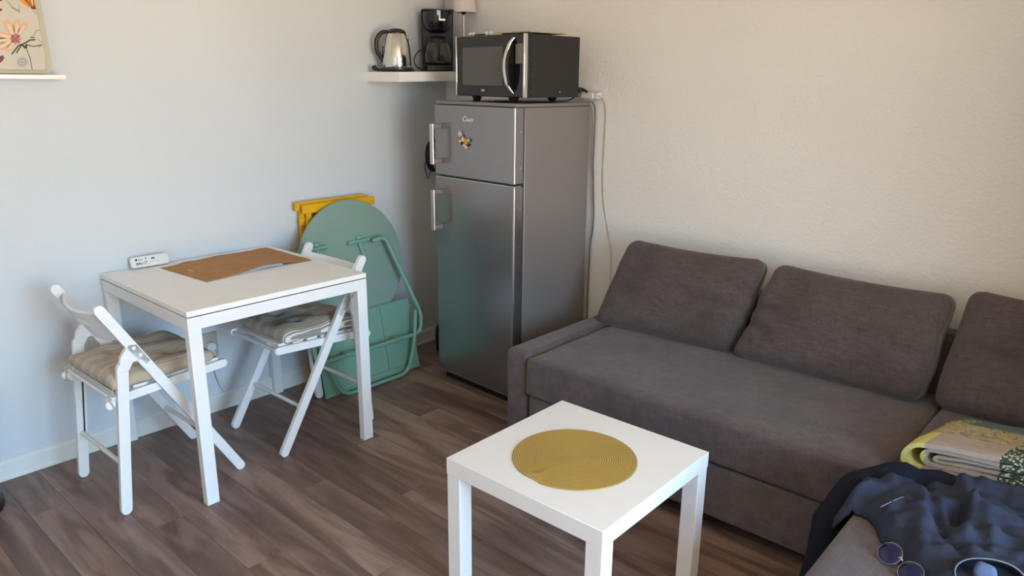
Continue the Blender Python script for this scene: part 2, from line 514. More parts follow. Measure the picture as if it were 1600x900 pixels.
for k in range(-22, 14):
    y0 = -1.643 + k * PW
    if y0 > -0.02 or y0 + PW < RY + .01: continue
    s = starts.get(k, rng.random() * PL) % PL
    x = s - PL
    while x < RX:
        a, b_ = max(x, 0.0), min(x + PL, RX)
        if b_ - a > 0.03:
            o = bpy.data.objects.new('plank', plank_mesh(b_ - a, (rng.randrange(5) if a < 3.6 else 0))); COL.objects.link(o)
            o.location = (a, y0, 0.0); o.parent = fl
        x += PL

def skirting(name, p0, p1, nrm):
    d = Vector((p1[0] - p0[0], p1[1] - p0[1], 0)); n = Vector((nrm[0], nrm[1], 0))
    prof = [(0, 0), (0.016, 0), (0.016, 0.010), (0.0125, 0.014), (0.0125, 0.066), (0.0095, 0.069), (0.0095, 0.072), (0.004, 0.079), (0, 0.079)]
    bm = bmesh.new()
    prism(bm, [Vector((p0[0], p0[1], 0)) + n * a + Vector((0, 0, b)) for a, b in prof], d)
    return struct(obj(name, bm, M['baseboard'], smooth=25))
skirting('baseboard_left', (0.0, RY), (0.0, 0.0), (1, 0))
skirting('baseboard_right', (0.016, 0.0), (3.64, 0.0), (0, -1))
skirting('baseboard_back', (0.016, RY), (RX, RY), (0, 1))

# ------------------------------------------------------------------ sofa
SX0, SXA, SXC, SXR = 1.235, 1.345, 2.700, 3.545
SYF, SYC = -0.850, -1.505
sofa = thing('corner_sofa', 'charcoal grey linen corner sofa with low left armrest and a chaise at the right', 'sofa', (2.39, -0.42, 0.0))
def slab(x0, x1, y0, y1, z0, z1, r, n=12, puff=0.0, seed=1.0, amp=0.003):
    c = Vector(((x0 + x1) / 2, (y0 + y1) / 2, (z0 + z1) / 2))
    def warp(P, p):
        Q = P + c
        if puff and p.z > 0: Q.z += puff * (1 - p.x ** 4) * (1 - p.y ** 4)
        k = amp * nz(Q, 5, seed) * (0 if p.z < -0.9 else 1)
        Q += Vector((0, k, k))
        return Q
    return soft_box((x1 - x0) / 2, (y1 - y0) / 2, (z1 - z0) / 2, r, n, warp)
obj('armrest', slab(SX0, SXA - .004, -0.842, -0.02, 0.035, 0.445, 0.014, 14, 0.002, 1.0, 0.002), M['sofa'], sofa, smooth=180)
obj('backrest', slab(SXA, SXR, -0.105, -0.012, 0.035, 0.66, 0.02, 14, 0, 2.0), M['sofa'], sofa, smooth=180)
obj('seat', slab(SXA + .002, SXC - .004, SYF - .004, -0.10, 0.272, 0.432, 0.018, 26, 0.008, 3.0, 0.006), M['sofa'], sofa, smooth=180)
obj('drawer_front', slab(SXA + .012, SXC - .02, SYF + .008, SYF + .06, 0.068, 0.266, 0.008, 12, 0, 4.0, 0.003), M['sofa2'], sofa, smooth=180)
obj('underframe', B(SXA, SXC, SYF + .055, -0.11, 0.055, 0.262), M['dark_gap'], sofa)
obj('chaise_seat', slab(SXC + .002, SXR, SYC, -0.10, 0.278, 0.438, 0.018, 24, 0.008, 5.0, 0.005), M['sofa'], sofa, smooth=180)
obj('chaise_base', slab(SXC + .004, SXR - .004, SYC + .006, -0.11, 0.045, 0.274, 0.010, 14, 0, 6.0, 0.003), M['sofa2'], sofa, smooth=180)
for (x, y) in ((1.29, -0.80), (1.29, -0.08), (2.64, -0.74), (2.76, -1.45), (3.48, -1.45), (3.48, -0.08)):
    obj('foot', B(x - .02, x + .02, y - .02, y + .02, 0.0, 0.06), M['black'], sofa, bevel=0.002)
# seams: top edge piping of the arm and seat
bm = T_([(SXA - .010, -0.8455, 0.435), (SXA - .010, -0.8455, 0.39), (SX0 + .008, -0.8455, 0.385)], 0.0012, 6)
obj('seam', bm, M['sofa2'], sofa, smooth=180)

def back_cushion(BL, BR, TR, TL, Tb, Tt, label, seed, creases):
    bm = softgrid(26)
    BL, BR, TR, TL = map(Vector, (BL, BR, TR, TL))
    ctr = (BL + BR + TR + TL) / 4
    nrm = (BR - BL).cross(TL - BL).normalized()
    if nrm.y > 0: nrm = -nrm          # nrm faces into the room
    W = (BR - BL).length; Hh = (TL - BL).length
    for v in bm.verts:
        p = v.co.copy()
        q = [math.copysign(abs(t_) ** 0.8, t_) for t_ in p]
        # rounding of the rectangular outline and of the boxed edge
        hx, hy, hz = W / 2, Hh / 2, 0.075
        r = 0.045
        P = Vector((q[0] * hx, q[1] * hy, q[2] * hz))
        c = Vector((max(-hx + r, min(hx - r, P.x)), max(-hy + r, min(hy - r, P.y)), max(-hz + r, min(hz - r, P.z))))
        d = P - c
        if d.length > 1e-7: P = c + d.normalized() * r
        u = P.x / W + .5; w = P.y / Hh + .5
        fr = BL * (1 - u) * (1 - w) + BR * u * (1 - w) + TR * u * w + TL * (1 - u) * w
        T = Tb + (Tt - Tb) * w
        dep = (P.z / 0.15 + .5)        # 0 back .. 1 front
        Q = fr - nrm * T * (1 - dep)
        eu, ew = abs(2 * u - 1), abs(2 * w - 1)
        bul = (1 - eu ** 3.0) * (1 - ew ** 3.0)
        k = 0.014 * bul if dep > .5 else -0.004 * bul
        k += 0.006 * nz((u * 2.5, w * 3, seed), 1.6, seed) * (1 if dep > .5 else 0)
        if dep > 0.5:
            for (u0, w0, u1, w1, a, s) in creases:
                dx, dy = (u1 - u0) * W, (w1 - w0) * Hh; L2 = dx * dx + dy * dy
                t_ = max(0, min(1, ((u - u0) * W * dx + (w - w0) * Hh * dy) / L2))
                dd = hypot((u - u0) * W - t_ * dx, (w - w0) * Hh - t_ * dy)
                k -= 1.7 * a * exp(-(dd / s) ** 2); k += 0.5 * a * exp(-((dd - 1.9 * s) / s) ** 2) * (0.4 + 0.6 * sin(pi * min(1, max(0.05, t_))))
        # outline: slightly sagging top edge
        Q += nrm * k
        Q.z -= 0.012 * sin(pi * u) * max(0, w - .5) * 2
        Q.x += 0.006 * nz((w * 3, dep, seed), 1.3, seed)
        v.co = Q
    o = obj('back_cushion', bm, M['cushion'], smooth=180)
    tag(o, label, 'cushion', 'loose back cushions of the sofa')
    return recenter(o)
back_cushion((1.285, -0.335, 0.452), (1.925, -0.290, 0.445), (2.010, -0.185, 0.838), (1.375, -0.185, 0.832), 0.17, 0.10,
             'charcoal sofa back cushion nearest the fridge, resting over the left armrest', 1.3,
             [(0.45, 0.52, 0.98, 0.47, 0.012, 0.016), (0.05, 0.45, 0.18, 0.40, 0.010, 0.02), (0.80, 0.72, 1.0, 0.60, 0.006, 0.02)])
back_cushion((1.945, -0.300, 0.446), (2.640, -0.300, 0.446), (2.680, -0.185, 0.825), (2.052, -0.185, 0.832), 0.17, 0.10,
             'charcoal sofa back cushion in the middle of the three', 4.1,
             [(0.0, 0.55, 0.20, 0.50, 0.012, 0.016), (0.02, 0.36, 0.15, 0.30, 0.012, 0.018), (0.55, 0.52, 0.97, 0.46, 0.011, 0.018)])
back_cushion((2.680, -0.300, 0.452), (3.440, -0.300, 0.452), (3.430, -0.185, 0.842), (2.715, -0.185, 0.856), 0.17, 0.10,
             'charcoal sofa back cushion at the right, behind the folded patchwork quilt', 7.7,
             [(0.05, 0.55, 0.5, 0.50, 0.008, 0.018)])

# ------------------------------------------------------------------ folded quilt
qa = radians(14.5)
quilt = thing('folded_quilt', 'folded patchwork quilt in yellow, teal and beige lying on the chaise', 'blanket', (2.722, -0.795, 0.442), qa)
def cshape(u0, u1, z0, z1, th, D, v0=0.0, seed=0.0, n=40):
    """C-shaped fold: section in (u,z), depth along v; fold at u0"""
    R = (z1 - z0) / 2; zc = (z0 + z1) / 2
    out, inn = [], []
    for i in range(n):
        t_ = i / (n - 1)
        if t_ < .38:
            s = t_ / .38; out.append((u1 + (u0 + R - u1) * s, z1)); inn.append((u1 + (u0 + R - u1) * s, z1 - th))
        elif t_ < .62:
            a = pi / 2 + pi * (t_ - .38) / .24
            out.append((u0 + R + R * cos(a), zc + R * sin(a))); inn.append((u0 + R + (R - th) * cos(a), zc + (R - th) * sin(a)))
        else:
            s = (t_ - .62) / .38; out.append((u0 + R + (u1 - u0 - R) * s, z0)); inn.append((u0 + R + (u1 - u0 - R) * s, z0 + th))
    loop = out + inn[::-1]; K = 18; rings = []; bm = bmesh.new()
    for j in range(K):
        v = v0 + D * j / (K - 1)
        ring = []
        e_ = min(j, K - 1 - j)
        for (u, z) in loop:
            k = 0.007 * nz((u, v, z), 7, seed) + 0.004 * nz((u, v, z), 18, seed)
            zz = z + (k if z > z0 + .004 else 0)
            if e_ == 0: zz = z0 + th * .5 + (zz - z0 - th * .5) * .97
            # back of the stack slopes down
            zz -= max(0, (v - 0.20)) * 0.22 * (zz - z0) / max(1e-6, (z1 - z0)) * 1.0
            ring.append(bm.verts.new((u + 0.5 * v + 0.006 * nz((v, z, 1), 9, seed), v + 0.008 * nz((u, z, 2), 6, seed), zz)))
        rings.append(ring)
    L = len(loop)
    for A, C in zip(rings[:-1], rings[1:]):
        for k in range(L): bm.faces.new((A[k], A[(k + 1) % L], C[(k + 1) % L], C[k]))
    for ring in (rings[0], rings[-1]):
        for k in range(n - 1): bm.faces.new((ring[k], ring[k + 1], ring[L - 2 - k], ring[L - 1 - k]))
    return bm
obj('outer_fold', cshape(0.0, 0.56, 0.0, 0.092, 0.015, 0.302, 0.0, 2.0), M['quilt'], quilt, world=False, smooth=50)
obj('inner_fold', cshape(0.045, 0.55, 0.018, 0.073, 0.011, 0.290, 0.006, 5.0), M['quilt'], quilt, world=False, smooth=50)
obj('inner_fold', cshape(0.075, 0.55, 0.033, 0.058, 0.009, 0.280, 0.010, 8.0), M['quilt'], quilt, world=False, smooth=50)

# ------------------------------------------------------------------ jacket heap
JP = [(2.665, -1.165), (2.650, -1.095), (2.672, -1.03), (2.720, -.955), (2.785, -.885), (2.87, -.835), (3.0, -.79), (3.22, -.75),
      (3.30, -1.1), (3.22, -1.42), (3.02, -1.44), (2.913, -1.33), (2.85, -1.285), (2.81, -1.24), (2.765, -1.175), (2.72, -1.135), (2.69, -1.15)]
def pdist(x, y, P):
    inside = False; d = 9
    n = len(P)
    for i in range(n):
        x0, y0 = P[i]; x1, y1 = P[(i + 1) % n]
        if (y0 > y) != (y1 > y) and x < (x1 - x0) * (y - y0) / (y1 - y0) + x0: inside = not inside
        dx, dy = x1 - x0, y1 - y0; t_ = max(0, min(1, ((x - x0) * dx + (y - y0) * dy) / (dx * dx + dy * dy)))
        d = min(d, hypot(x - x0 - t_ * dx, y - y0 - t_ * dy))
    return d if inside else -d
FOLDS = [(2.66, -1.08, 2.80, -.93, .012, .018), (2.69, -1.10, 2.76, -1.03, .014, .014), (2.73, -1.12, 2.80, -.95, -.012, .012), (2.777, -1.179, 2.814, -1.085, .016, .010),
         (2.80, -1.22, 2.87, -1.06, .014, .024), (2.84, -1.00, 2.88, -1.25, .020, .020), (2.803, -.91, 2.91, -1.173, -.026, .013), (2.91, -1.173, 2.965, -1.24, -.024, .012),
         (2.871, -.83, 2.94, -1.02, .026, .016), (2.94, -1.02, 2.955, -1.16, .016, .014), (2.915, -1.04, 2.93, -1.10, -.040, .016), (2.96, -.98, 3.00, -1.12, .020, .020),
         (2.90, -.85, 3.15, -.83, .016, .022), (2.95, -.90, 3.15, -.93, -.014, .014), (3.0, -1.0, 3.12, -1.16, .016, .03), (2.90, -1.28, 2.98, -1.22, .012, .018), (2.74, -1.0, 2.84, -1.02, .010, .012)]
def jz(x, y, d):
    z = 0.447 + 0.046 * (1 - exp(-max(d, 0) / 0.022)) + 0.012 * min(1, max(d, 0) / .1)
    env = min(1, max(0, d) / 0.03)
    for (a, b, c, e_, amp, s) in FOLDS:
        dx, dy = c - a, e_ - b; t_ = max(0, min(1, ((x - a) * dx + (y - b) * dy) / (dx * dx + dy * dy)))
        z += env * amp * exp(-(hypot(x - a - t_ * dx, y - b - t_ * dy) / s) ** 2)
    z += env * (0.012 * noise.noise(Vector((x * 9, y * 9, 3))) + 0.006 * noise.noise(Vector((x * 24, y * 20, 5))))
    z += env * (0.011 * (1 - abs(noise.noise(Vector((x * 13 + y * 5, y * 9, 7)))) * 2.2) ** 5 * .8 - 0.009 * max(0, 1 - abs(noise.noise(Vector((x * 7 - y * 9, y * 10, 1)))) * 4) ** 2)
    # fine pulls radiating from the cuff
    ang = atan2(y + 1.30, x - 3.02); z += env * 0.0035 * sin(ang * 17) * exp(-((hypot(x - 3.02, y + 1.30) - .16) / .07) ** 2)
    if x < 2.70: z -= (2.70 - x) * 1.6
    return z
jacket = thing('jacket', 'crumpled navy blue cotton jacket thrown over the end of the chaise', 'jacket', (2.95, -1.12, 0.44))
bm = bmesh.new(); st = 0.0085; G = {}
nx_, ny_ = int(0.70 / st), int(0.78 / st)
for i in range(nx_):
    for j in range(ny_):
        x, y = 2.64 + i * st, -1.52 + j * st
        d = pdist(x, y, JP) + 0.008 * noise.noise(Vector((x * 14, y * 14, 9)))
        if d > -0.004: G[i, j] = (x, y, jz(x, y, d))
vt = {k: bm.verts.new(p) for k, p in G.items()}
vb = {k: bm.verts.new((p[0], p[1], min(p[2] - .006, max(0.4475, p[2] - 0.03)) if p[0] > 2.70 else p[2] - 0.012)) for k, p in G.items()}
edge = {}
for (i, j) in G:
    q = [(i, j), (i + 1, j), (i + 1, j + 1), (i, j + 1)]
    if all(k in G for k in q):
        bm.faces.new([vt[k] for k in q]); bm.faces.new([vb[k] for k in q][::-1])
        for a in range(4):
            e_ = (q[a], q[(a + 1) % 4]); r_ = (e_[1], e_[0])
            if r_ in edge: del edge[r_]
            else: edge[e_] = 1
nb_ = {}
for (a, b) in edge: nb_.setdefault(a, []).append(b); nb_.setdefault(b, []).append(a)
for _ in range(8):
    mv = {k: sum((vt[q].co for q in l), Vector()) / len(l) for k, l in nb_.items()}
    for k, c_ in mv.items():
        dlt = (c_ - vt[k].co) * .6; dlt.z = 0; vt[k].co += dlt; vb[k].co += dlt
for (a, b) in edge: bm.faces.new((vt[b], vt[a], vb[a], vb[b]))
loose = [v for v in bm.verts if not v.link_faces]
for v in loose: bm.verts.remove(v)
obj('body', bm, M['navy'], jacket, smooth=180)
# sleeve hanging down between the chaise and the seat front
sl = smooth_path([(2.90, -0.885, 0.475), (2.80, -0.905, 0.478), (2.715, -0.955, 0.465), (2.655, -1.03, 0.42), (2.640, -1.10, 0.33), (2.648, -1.14, 0.22), (2.655, -1.16, 0.12)], 6)
bm = T_(sl, [0.030 + 0.012 * sin(i * .9) * .4 + 0.012 * min(1, i / 12) for i in range(len(sl))], 20)
for v in bm.verts:
    v.co += Vector((1, .6, 1)) * 0.012 * nz(v.co, 22, 3); v.co.x = min(v.co.x, 2.694) if v.co.z < .43 else v.co.x
obj('sleeve', bm, M['navy_dark'], jacket, smooth=180)
# open cuff with pale piping
axis = Vector((0.20, -0.55, 0.42)).normalized(); cc = Vector((3.035, -1.305, 0.500))
ea = axis.cross(Vector((0, 0, 1))).normalized(); eb = ea.cross(axis).normalized()
bm = bmesh.new(); rings = []
for (tt, rr) in ((-0.075, 0.066), (-0.045, 0.062), (-0.02, 0.062), (0.0, 0.060), (0.002, 0.056), (-0.02, 0.056), (-0.06, 0.052), (-0.062, 0.0)):
    ring = []
    for k in range(40):
        a = 2 * pi * k / 40; q = rr * (1 + .05 * sin(3 * a + .5))
        P = cc + axis * tt + ea * cos(a) * q * 1.12 + eb * sin(a) * q * 0.80
        P.z = max(P.z, 0.449); ring.append(bm.verts.new(P))
    rings.append(ring)
for A, C in zip(rings[:-1], rings[1:]):
    for k in range(40): bm.faces.new((A[k], A[(k + 1) % 40], C[(k + 1) % 40], C[k]))
obj('cuff', bm, M['navy'], jacket, smooth=60)
def cuff_ring(tt, rr, r):
    P = []
    for k in range(40):
        a = 2 * pi * k / 40; q = rr * (1 + .05 * sin(3 * a + .5)); p_ = cc + axis * tt + ea * cos(a) * q * 1.12 + eb * sin(a) * q * .80
        p_.z = max(p_.z, .450); P.append(p_)
    return T_(P, r, 6, True)
obj('piping', cuff_ring(0.002, 0.0585, 0.0014), M['seam'], jacket, smooth=180, label='pale piping around the cuff opening')
obj('stitching', cuff_ring(-0.040, 0.0625, 0.0009), M['navy_dark'], jacket, smooth=180)
def cuff_cloth(P, p):
    Q = cc + axis * (0.004 + P.z) + ea * (P.x + .012) + eb * (P.y - .0)
    Q += Vector((1, 1, 1)) * .006 * nz(Q, 40, 2); return Q
obj('lining', soft_box(0.020, 0.034, 0.012, 0.010, 8, cuff_cloth), M['navy_light'], jacket, smooth=180, label='lighter blue lining bulging out of the cuff')
Tg = Matrix.Translation(cc + axis * 0.018 + ea * 0.006 - eb * 0.028) @ Matrix((ea, eb, axis)).transposed().to_4x4()
obj('fabric_tag', B(-0.013, 0.013, -0.007, 0.007, -0.001, 0.001, T=Tg @ Matrix.Rotation(radians(-35), 4, 'Z')), M['fabric_tag'], jacket, bevel=.0005, label='small white sewn-in tag')

# sunglasses
obj('pocket_piping', T_(smooth_path([(2.777, -1.179, jz(2.777, -1.179, .05) + .001), (2.800, -1.13, jz(2.800, -1.13, .06) + .001), (2.814, -1.085, jz(2.814, -1.085, .07) + .001)]), .0012, 6), M['seam'], jacket, smooth=180)
sg = thing('sunglasses', 'dark blue sunglasses with thin metal rims beside the jacket', 'glasses', (2.87, -1.29, 0.445))
for i, (c, rz) in enumerate((((2.836, -1.290, 0.466), 0.3), ((2.892, -1.336, 0.466), 0.15))):
    T = Matrix.Translation(c) @ Matrix.Rotation(radians(-38), 4, 'Z') @ Matrix.Rotation(radians(40), 4, 'X')
    bm = bmesh.new(); ball(bm, (0, 0, 0), (0.031, 0.026, 0.006), T, 24)
    obj('lens', bm, M['lens'], sg, smooth=180)
    obj('rim', T_([T @ Vector((0.0312 * cos(a), 0.0262 * sin(a), 0)) for a in [2 * pi * k / 28 for k in range(28)]], 0.0007, 6, True), M['chrome'], sg, smooth=180)
obj('bridge', T_(smooth_path([(2.858, -1.309, .474), (2.864, -1.311, .479), (2.869, -1.317, .475)]), 0.0012, 6), M['chrome'], sg, smooth=180)
obj('temple', T_(smooth_path([(2.813, -1.270, .474), (2.818, -1.245, .466), (2.830, -1.21, .460)]), 0.0020, 6), M['black'], sg, smooth=180)
obj('temple', T_(smooth_path([(2.916, -1.355, .474), (2.934, -1.320, .470), (2.948, -1.305, .468)]), 0.0020, 6), M['black'], sg, smooth=180)

# ------------------------------------------------------------------ white coffee table
ct = thing('coffee_table', 'small square white coffee table carrying a round gold placemat', 'table', (2.0094, -1.3777, 0.0), radians(0.52))
h = 0.275
obj('tabletop', B(-h, h, -h, h, 0.400, 0.450), M['white_foil'], ct, world=False, bevel=0.0015)
for sx_ in (-1, 1):
    for sy_ in (-1, 1):
        x, y = sx_ * (h - .0265), sy_ * (h - .0265)
        obj('leg', B(x - .025, x + .025, y - .025, y + .025, 0.0, 0.3995), M['white_foil'], ct, world=False, bevel=0.0015)

# gold placemat: a coiled cord disc with one lifted edge
bm = bmesh.new(); R = 0.183; NR = 27; seg = 96; prev = None
c0 = bm.verts.new((0, 0, 0.0035))
def matz(x, y, z):
    a = atan2(y, x); r_ = hypot(x, y)
    lift = 0.006 * exp(-((a - radians(-100)) / 0.10) ** 2) * max(0, (r_ / R - .72) / .28) ** 1.5
    return z + lift
def matr(a): return 1 - 0.035 * exp(-((a - radians(-93)) / 0.10) ** 2) - 0.012 * exp(-((a - radians(-106)) / 0.08) ** 2)
rings = []
for i in range(NR * 3 + 1):
    r_ = R * (i + .5) / (NR * 3 + 1.5); zz = 0.0008 + 0.0034 * abs(sin(pi * (i + .5) / 3)) ** .8
    ring = []
    for k in range(seg):
        a = 2 * pi * k / seg; aa = (a + pi) % (2 * pi) - pi
        q = r_ * (1 + (matr(aa) - 1) * (r_ / R) ** 6)
        x, y = q * cos(a), q * sin(a); ring.append(bm.verts.new((x, y, matz(x, y, zz))))
    rings.append(ring)
for k in range(seg): bm.faces.new((c0, rings[0][k], rings[0][(k + 1) % seg]))
for A, C in zip(rings[:-1], rings[1:]):
    for k in range(seg): bm.faces.new((A[k], C[k], C[(k + 1) % seg], A[(k + 1) % seg]))
low = [bm.verts.new((v.co.x, v.co.y, v.co.z - 0.0022)) for v in rings[-1]]
for k in range(seg): bm.faces.new((rings[-1][k], low[k], low[(k + 1) % seg], rings[-1][(k + 1) % seg]))
cb = bm.verts.new((0, 0, 0.0))
for k in range(seg): bm.faces.new((cb, low[(k + 1) % seg], low[k]))
o = obj('placemat', bm, M['gold'], smooth=180)
o.location = (2.012, -1.404, 0.4506)
tag(o, 'round gold coiled-cord placemat with one lifted edge', 'placemat')

# ------------------------------------------------------------------ white dining table
dt = thing('dining_table', 'square white dining table standing against the left wall', 'table', (0.0052 + .375, -1.9252 + .375, 0.0), radians(-0.21))
h = 0.375
obj('tabletop', B(-h, h, -h, h, 0.720, 0.740), M['white_top'], dt, world=False, bevel=0.0012)
obj('edge_shadow_gap', B(-h + .003, h - .003, -h + .003, h - .003, 0.716, 0.7205), M['dark_gap'], dt, world=False)
for s_ in (-1, 1):
    y0, y1 = (s_ * h, s_ * (h - .022)); y0, y1 = min(y0, y1), max(y0, y1)
    obj('apron', B(-h + .03, h - .03, y0, y1, 0.672, 0.7165), M['white'], dt, world=False, bevel=0.0012)
    x0, x1 = (s_ * h, s_ * (h - .022)); x0, x1 = min(x0, x1), max(x0, x1)
    obj('apron', B(x0, x1, -h + .046, h - .046, 0.672, 0.7165), M['white'], dt, world=False, bevel=0.0012)
for sx_ in (-1, 1):
    for sy_ in (-1, 1):
        x0, x1 = sorted((sx_ * h, sx_ * (h - .032))); y0, y1 = sorted((sy_ * h, sy_ * (h - .046)))
        obj('leg', B(x0, x1, y0, y1, 0.0, 0.7165), M['white'], dt, world=False, bevel=0.0012)

# kraft paper sheet with bubble lining, on the table
def bil(u, v, A, Bc, C, D): return A * (1 - u) * (1 - v) + Bc * u * (1 - v) + C * u * v + D * (1 - u) * v
A_, B_, C_, D_ = Vector((0.084, -1.719, 0)), Vector((0.434, -1.693, 0)), Vector((0.416, -1.205, 0)), Vector((0.042, -1.210, 0))
def paper(th, inset=0.0, seed=0, front=0.0):
    bm = bmesh.new(); nu, nv = 20, 34; top, bot = {}, {}
    for i in range(nu + 1):
        for j in range(nv + 1):
            u, v = inset + (1 - 2 * inset) * i / nu, inset + (1 - 2 * inset) * j / nv
            if inset: u = 0.04 + (0.985 - 0.04) * i / nu; v = 0.10 + 0.62 * j / nv
            P = bil(u, v, A_, B_, C_, D_)
            P.x += 0.014 * sin(v * pi * 1.0) * (1 - u) - 0.016 * sin(pi * v) * u
            hump = 0.0165 * exp(-((v - .55 - .08 * (u - .5)) / .22) ** 2) * (0.55 + .45 * u)
            hump += 0.006 * exp(-((v - .22) / .08) ** 2) * (1 - u) + 0.003 * abs(noise.noise(Vector((u * 4, v * 7, seed))))
            z = 0.7408 + hump + (0.0006 if not inset else -0.0)
            if inset: z = 0.7408 + hump * 0.80
            top[i, j] = bm.verts.new((P.x, P.y, z)); bot[i, j] = bm.verts.new((P.x, P.y, z - th if not inset else max(0.7402, z - th)))
    for i in range(nu):
        for j in range(nv):
            q = [(i, j), (i + 1, j), (i + 1, j + 1), (i, j + 1)]
            bm.faces.new([top[k] for k in q]); bm.faces.new([bot[k] for k in q][::-1])
    per = [(i, 0) for i in range(nu)] + [(nu, j) for j in range(nv)] + [(i, nv) for i in range(nu, 0, -1)] + [(0, j) for j in range(nv, 0, -1)]
    for a, b in zip(per, per[1:] + per[:1]): bm.faces.new((top[b], top[a], bot[a], bot[b]))
    return bm
kp = thing('kraft_envelope', 'brown kraft paper padded envelope lying open on the dining table', 'envelope', (0.244, -1.457, 0.74))
obj('paper', paper(0.0006, 0.0, 1), M['kraft'], kp, smooth=180)
obj('bubble_lining', paper(0.010, 0.01, 2), M['bubble'], kp, smooth=60, label='grey bubble-wrap lining showing under the front edge')

# white transmitter box with printed label, leaning against the wall on the table
pb = thing('plastic_box', 'slim white plastic box with a small printed label leaning on the wall', 'box', (0.022, -1.735, 0.7405), 0)
Tb = Matrix.Translation((0.020, -1.735, 0.7405)) @ Matrix.Rotation(radians(-1.5), 4, 'Z') @ Matrix.Rotation(radians(-10), 4, 'Y')
bm = bmesh.new(); cap = [(y, z) for y, z in capsule2((-0.078, 0.0245), (0.078, 0.0245), 0.046, n=6)]
def rrect(y0, y1, z0, z1, r, n=5):
    pts = []
    for cy_, cz_, a0 in ((y1 - r, z1 - r, 0), (y0 + r, z1 - r, pi / 2), (y0 + r, z0 + r, pi), (y1 - r, z0 + r, 3 * pi / 2)):
        for k in range(n + 1): pts.append((cy_ + r * cos(a0 + pi / 2 * k / n), cz_ + r * sin(a0 + pi / 2 * k / n)))
    return pts
prism(bm, [(0, y, z) for y, z in rrect(-.078, .078, 0.001, .047, .012)], (0.022, 0, 0), Tb)
obj('case', bm, M['plastic_white'], pb, bevel=0.004)
bm = bmesh.new(); X = 0.0222
box(bm, X, X + .0003, -.060, -.052, .030, .039, Tb)
for (y0, y1, z0, z1) in ((-.047, -.044, .031, .038), (-.040, -.037, .030, .036), (-.033, -.031, .032, .038), (-.020, -.016, .033, .040), (-.025, -.022, .022, .026), (-.019, -.014, .021, .025),
                         (-.058, -.054, .014, .022), (-.053, -.050, .014, .022), (-.048, -.040, .015, .021), (-.037, -.034, .013, .020), (-.032, -.014, .0155, .0165), (-.032, -.018, .018, .0185),
                         (.004, .018, .030, .036), (.000, .030, .0215, .0222), (-.005, .008, .018, .0186)):
    box(bm, X, X + .0003, y0, y1, z0, z1, Tb)
obj('printed_label', bm, M['print_dark'], pb, label='small black printed marks on the front')
obj('cable', T_(smooth_path([(0.022, -1.660, 0.752), (0.018, -1.645, 0.747), (0.010, -1.632, 0.742)]), 0.002, 6), M['plastic_white'], pb, smooth=180)

